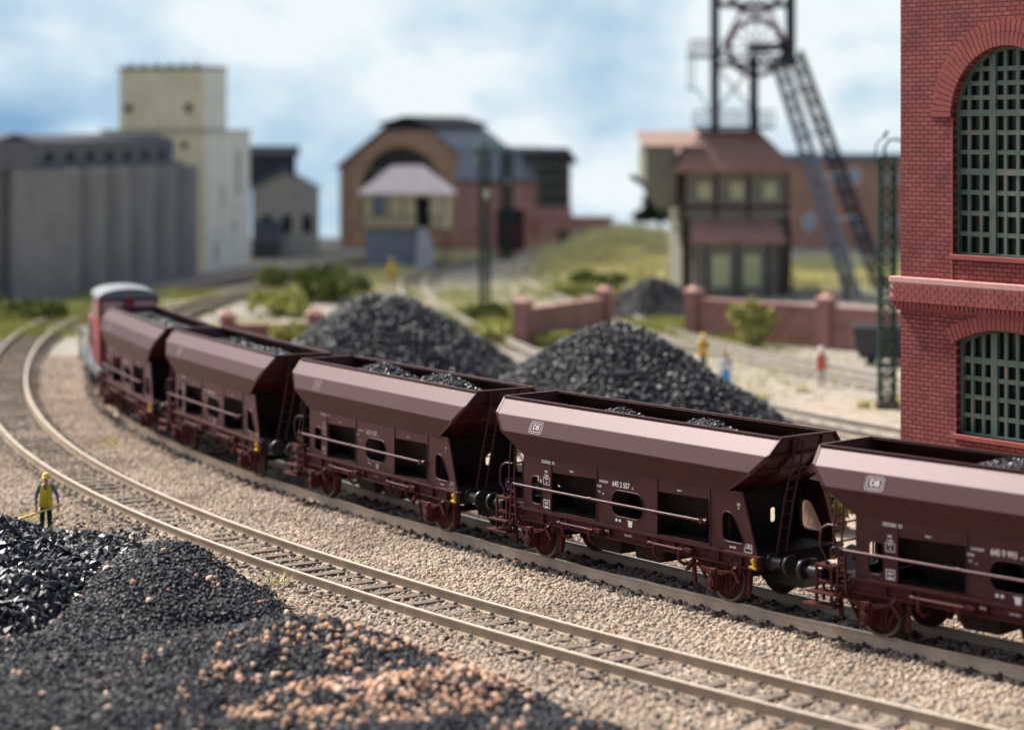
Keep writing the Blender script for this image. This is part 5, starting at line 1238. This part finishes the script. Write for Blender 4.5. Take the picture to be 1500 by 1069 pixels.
def person(label, loc, rz, sc, rh, lh, cols, hat='helmet', vest=None, skirt=None, group=None, lean=0.0):
    """faces -y in local space; rh / lh: (elbow, hand) targets for the image-right and image-left arm"""
    t = thing('person', label, 'person', loc, rz, group); t.scale = (sc, sc, sc)
    shirt, trous, hatc = cols; f = -1
    def hand(w, h):
        w = Vector(w); h = Vector(h); d = (h-w).normalized(); s = d.cross(Vector((0,0,1))).normalized() if abs(d.z) < .9 else Vector((0,1,0)); u = s.cross(d).normalized(); ch = []
        palm = w+d*.085
        for i, (o_, ln) in enumerate(((-.033,.062),(-.011,.075),(.011,.07),(.033,.055))):
            a = palm+s*o_*.6; b = palm+d*ln*.55+s*o_-u*.015; c = palm+d*ln*.75+s*o_-u*.05
            ch.append([(*palm,.028),(*a,.014),(*b,.010),(*c,.008)])
        th = w+d*.03+s*-.045; ch.append([(*(w+d*.02),.026),(*th,.012),(*(th+d*.035-u*.03),.010)])
        return [[(*w,.028),(*(w+d*.02),.026),(*palm,.028)]]+ch[:]
    sh = {}
    arms = []
    for m, (el, ha) in ((1, rh), (-1, lh)):
        s0 = (m*.175,0,1.42,.055); arms.append([(0,0,1.40,.11,.09),s0,(*el,.043),(*ha,.03)])
        w = Vector(ha); e = Vector(el); arms += hand(w, w+(w-e).normalized()*.1)
    legs = []
    for m in (-1, 1): legs.append([(0,0,.92,.13,.1),(m*.09,0,.86,.085),(m*.105,-.02,.48,.055),(m*.115,.01,.09,.04),(m*.12,-.10,.035,.035),(m*.12,-.16,.03,.028)])
    body = [[(0,0,.92,.13,.1),(0,0,1.12,.12,.09),(0,0,1.40,.11,.09),(0,.005,1.50,.05),(0,-.005,1.57,.055),(0,-.012,1.63,.082,.095),(0,0,1.70,.078,.09),(0,.005,1.75,.05)]]+legs+arms
    b = skin('body', body, SKIN, t)
    mb = MB(); mb.smooth = True
    mb.tube([(0,-.085,1.655),(0,-.108,1.625),(0,-.09,1.615)],[.008,.014,.01],6); mb.build('nose', SKIN, t)
    for m in (-1,1): mb = MB(); mb.tube([(m*.03,-.088,1.658),(m*.03,-.098,1.658)],[.012,.006],6); mb.build('eye', VOID, t)
    mb = MB(); mb.tube([(-.022,-.092,1.588),(0,-.098,1.586),(.022,-.092,1.588)],[.005,.008,.005],5); mb.build('mouth', paint('lips', (.4,.1,.09), .6), t)
    for m in (-1,1): mb = MB(); mb.smooth = True; mb.tube([(m*.083,.0,1.61),(m*.095,.005,1.64),(m*.085,.0,1.67)],[.012,.016,.012],6); mb.build('ear', SKIN, t)
    if not skirt:
        tr = [[(0,0,.95,.15,.12),(0,0,.90,.15,.12)]]+[[(0,0,.90,.15,.12),(m*.095,0,.84,.105),(m*.105,-.02,.48,.078),(m*.115,.01,.12,.066)] for m in (-1,1)]; skin('trousers', tr, trous, t)
    else:
        mb = MB(); mb.smooth = True; mb.tube([(0,0,1.06),(0,0,.9),(0,0,.5),(0,0,.2)],[.135,.17,.24,.29],18); mb.build('skirt', skirt, t)
    for m in (-1,1): skin('shoe', [[(m*.115,.03,.06,.055),(m*.12,-.06,.05,.05),(m*.12,-.17,.04,.04)]], VOID, t)
    st = [[(0,0,.98,.145,.115),(0,0,1.15,.14,.11),(0,0,1.40,.135,.105),(0,.005,1.475,.07)]]
    for m, (el, ha) in ((1, rh), (-1, lh)):
        e = Vector(el); h_ = Vector(ha); w = e.lerp(h_, .85); st.append([(0,0,1.40,.135,.105),(m*.18,0,1.42,.075),(*e,.058),(*w,.043)])
    skin('shirt', st, shirt, t)
    if vest:
        mb = MB(); mb.smooth = True; n = 24; rows = []
        for z, a_, b_ in ((.80,.205,.165),(.95,.19,.155),(1.15,.178,.145),(1.32,.185,.145),(1.44,.165,.125),(1.49,.10,.10)):
            rows.append([(a_*math.cos(2*PI*k/n), b_*math.sin(2*PI*k/n), z) for k in range(n)])
        vs = [v for r in rows for v in r]; fs = []
        for j in range(5):
            for k in range(n):
                ang = 2*PI*(k+.5)/n; front = abs(((ang-1.5*PI+PI) % (2*PI))-PI)
                if j >= 3 and front < (.25 if j == 3 else .55): continue
                fs.append((j*n+k, j*n+(k+1)%n, (j+1)*n+(k+1)%n, (j+1)*n+k))
        mb.add(vs, fs); o = mb.build('vest', vest, t, fix=False); sd_ = o.modifiers.new('thick', 'SOLIDIFY'); sd_.thickness = .012
    mb = MB(); mb.smooth = True; n = 18
    if hat:
        rows = [(.128,1.665),(.118,1.69),(.108,1.74),(.08,1.785),(.035,1.805)]
        vs = [(r*math.cos(2*PI*k/n), r*1.1*math.sin(2*PI*k/n), z) for r, z in rows for k in range(n)]
        mb.add(vs, [(j*n+k, j*n+(k+1)%n, (j+1)*n+(k+1)%n, (j+1)*n+k) for j in range(4) for k in range(n)]+[tuple(4*n+k for k in range(n))])
        mb.add([(-.1,-.09,1.672),(.1,-.09,1.672),(.07,-.185,1.655),(-.07,-.185,1.655),(-.1,-.09,1.68),(.1,-.09,1.68),(.07,-.185,1.665),(-.07,-.185,1.665)],[(0,1,2,3),(7,6,5,4),(0,4,5,1),(1,5,6,2),(2,6,7,3),(3,7,4,0)])
        mb.build('helmet' if hat == 'helmet' else 'cap', hatc, t)
    rows = [(.098,1.60),(.103,1.66),(.10,1.70)] if hat else [(.095,1.58),(.105,1.66),(.10,1.73),(.07,1.79),(.02,1.81)]
    mb = MB(); mb.smooth = True; vs = [(r*math.cos(PI*k/n), .01+r*1.05*math.sin(PI*k/n), z) for r, z in rows for k in range(n+1)]; m_ = n+1
    mb.add(vs, [(j*m_+k, j*m_+k+1, (j+1)*m_+k+1, (j+1)*m_+k) for j in range(len(rows)-1) for k in range(n)])
    o = mb.build('hair', HAIR if hat else hatc, t, fix=False); sd_ = o.modifiers.new('thick', 'SOLIDIFY'); sd_.thickness = .012
    return t
wk = (-11.37, 53.1, -.22)
person('worker in yellow cap and vest holding a shovel beside the coarse coal heap', wk, .12, .83, ((.33,.02,1.13),(.37,-.16,.87)), ((-.29,0,1.10),(-.27,-.17,.80)), (SHIRT, DENIM, CAPY), 'cap', VEST)
t = thing('shovel', 'long wooden handled shovel held across the body by the worker', 'shovel', wk, .12); t.scale = (.83,)*3
h0, h1 = Vector((.50,-.21,.895)), Vector((-.74,-.27,.50))
mb = MB(); mb.cyl(h0, h1, .03, 8); mb.build('handle', paint('yellow_wood_handle', (.80,.52,.18), .6), t)
mb = MB(); d_ = (h1-h0).normalized(); s_ = d_.cross(Vector((0,0,1))).normalized(); u_ = s_.cross(d_).normalized(); mb.smooth = True
N1, N2 = 7, 6; vs = []
for j in range(N2):
    for i in range(N1):
        a = (i/(N1-1)-.5)*2; ln = j/(N2-1); w = .12*(1-.25*max(0, ln-.6)/.4); vs.append(h1+d_*(-.02+.32*ln)+s_*a*w+Vector((0,0,1))*(-.10*ln+.035*a*a)-u_*0)
mb.add(vs, [(j*N1+i, j*N1+i+1, (j+1)*N1+i+1, (j+1)*N1+i) for j in range(N2-1) for i in range(N1-1)]); o = mb.build('blade', paint('grey_shovel_blade', (.42,.45,.48), .4, .5, metal=.6), t, fix=False); sd_ = o.modifiers.new('thick', 'SOLIDIFY'); sd_.thickness = .01
YB = paint('amber_jacket', (.62,.36,.03), .7); WB = paint('pale_blouse', (.62,.64,.66), .7); BL = paint('bright_blue_skirt', (.10,.36,.66), .6); OR = paint('orange_red_vest', (.65,.13,.06), .7); WH = paint('off_white_cloth', (.72,.68,.62), .7); BLD = paint('blond_hair', (.62,.47,.16), .7)
rest = (((.27,.03,1.16),(.25,-.06,.92)), ((-.27,.03,1.16),(-.25,-.06,.92)))
q = px(1030, 535); person('worker in amber jacket and yellow helmet standing behind the steep coal heap', (q.x, q.y, -.36), .3, .92, ((.25,-.03,1.15),(.10,-.25,1.15)), ((-.25,-.03,1.15),(-.10,-.26,1.12)), (YB, DENIM, CAPY), 'helmet', YB)
q = px(1063, 565); person('blond woman in pale blouse and long bright blue skirt beside the coal heap', (q.x, q.y, -.36), -.2, .92, *rest, (WB, DENIM, BLD), None, None, BL)
q = px(1203, 553); person('person in orange red vest with white cap standing by the far track', (q.x, q.y, -.36), 0, .88, *rest, (WH, paint('pale_trousers', (.5,.42,.36), .8), WH), 'cap', OR)
q = px(574, 408); person('small figure in bright yellow coat standing in front of the signal box', (q.x, q.y, -.36), 0, .95, *rest, (paint('bright_yellow_coat', (.80,.55,.05), .7), YB, CAPY), 'helmet', MC['bright_yellow_coat'])

# ------------------------------------------------------------------ painted sky backdrop (behind the layout)
m = bpy.data.materials.new('cloudy_sky'); m.use_nodes = True; T = m.node_tree; T.nodes.clear()
out = T.nodes.new('ShaderNodeOutputMaterial'); em = T.nodes.new('ShaderNodeEmission'); T.links.new(em.outputs[0], out.inputs[0])
tc = T.nodes.new('ShaderNodeTexCoord')
class Q: pass
sky_nt = NT.__new__(NT); sky_nt.m = m; sky_nt.t = T; sky_nt.n = T.nodes; sky_nt.tc = tc
obc = tc.outputs['Object']
n1 = sky_nt.noise(.03, 6, .55, obc, stretch=(1,1,1.7)); n2 = sky_nt.noise(.09, 6, .6, obc, stretch=(1,1,1.4))
def math_(op, a, b):
    q = T.nodes.new('ShaderNodeMath'); q.operation = op
    for i, v in enumerate((a, b)):
        if isinstance(v, (int, float)): q.inputs[i].default_value = v
        else: T.links.new(v, q.inputs[i])
    return q.outputs[0]
fac = math_('ADD', math_('MULTIPLY', n1, .75), math_('MULTIPLY', n2, .30))
wob = T.nodes.new('ShaderNodeTexNoise'); wob.inputs['Scale'].default_value = .06; T.links.new(obc, wob.inputs['Vector'])
wv = T.nodes.new('ShaderNodeVectorMath'); wv.operation = 'MULTIPLY_ADD'; T.links.new(wob.outputs['Color'], wv.inputs[0]); wv.inputs[1].default_value = (14,0,9); T.links.new(obc, wv.inputs[2])
RS = 228.0
for (u, v, ru, rv, k) in ((20,170,170,110,.42),(195,110,90,60,.10),(425,265,120,75,.13),(1240,150,170,70,.12),(900,200,130,60,.10),(1190,60,120,40,.06),(640,30,160,50,.10),(90,30,120,60,-.05),(130,215,80,60,-.25),(330,40,130,60,-.12),(600,130,150,70,-.2),(930,290,120,60,-.15),(60,30,90,30,-.05)):
    mp = T.nodes.new('ShaderNodeMapping'); mp.vector_type = 'TEXTURE'
    sc_ = RS/3188.4; mp.inputs['Location'].default_value = ((u-750)*sc_+7, math.sqrt(RS**2-((u-750)*sc_)**2), CAM_H-(v-193.5)*sc_+4.5); mp.inputs['Scale'].default_value = (ru*sc_, 400, rv*sc_)
    T.links.new(wv.outputs[0], mp.inputs[0]); g_ = T.nodes.new('ShaderNodeTexGradient'); g_.gradient_type = 'QUADRATIC_SPHERE'; T.links.new(mp.outputs[0], g_.inputs[0])
    fac = math_('ADD', fac, math_('MULTIPLY', g_.outputs['Fac'], k))
cr = sky_nt.ramp(fac, [(.48, (.74,.80,.83)), (.545, (.58,.69,.77)), (.63, (.42,.57,.70)), (.80, (.20,.36,.55))])
T.links.new(cr, em.inputs[0]); em.inputs[1].default_value = .76
mb = MB(); mb.smooth = True; n = 48; vs = []
for z in (-40, -10, 20, 60, 120):
    for k in range(n+1): a = math.radians(-42+84*k/n); vs.append((RS*math.sin(a), RS*math.cos(a), z))
mb.add(vs, [(j*(n+1)+k, j*(n+1)+k+1, (j+1)*(n+1)+k+1, (j+1)*(n+1)+k) for j in range(4) for k in range(n)])
tag(mb.build('sky', m, None, fix=False), kind='structure')
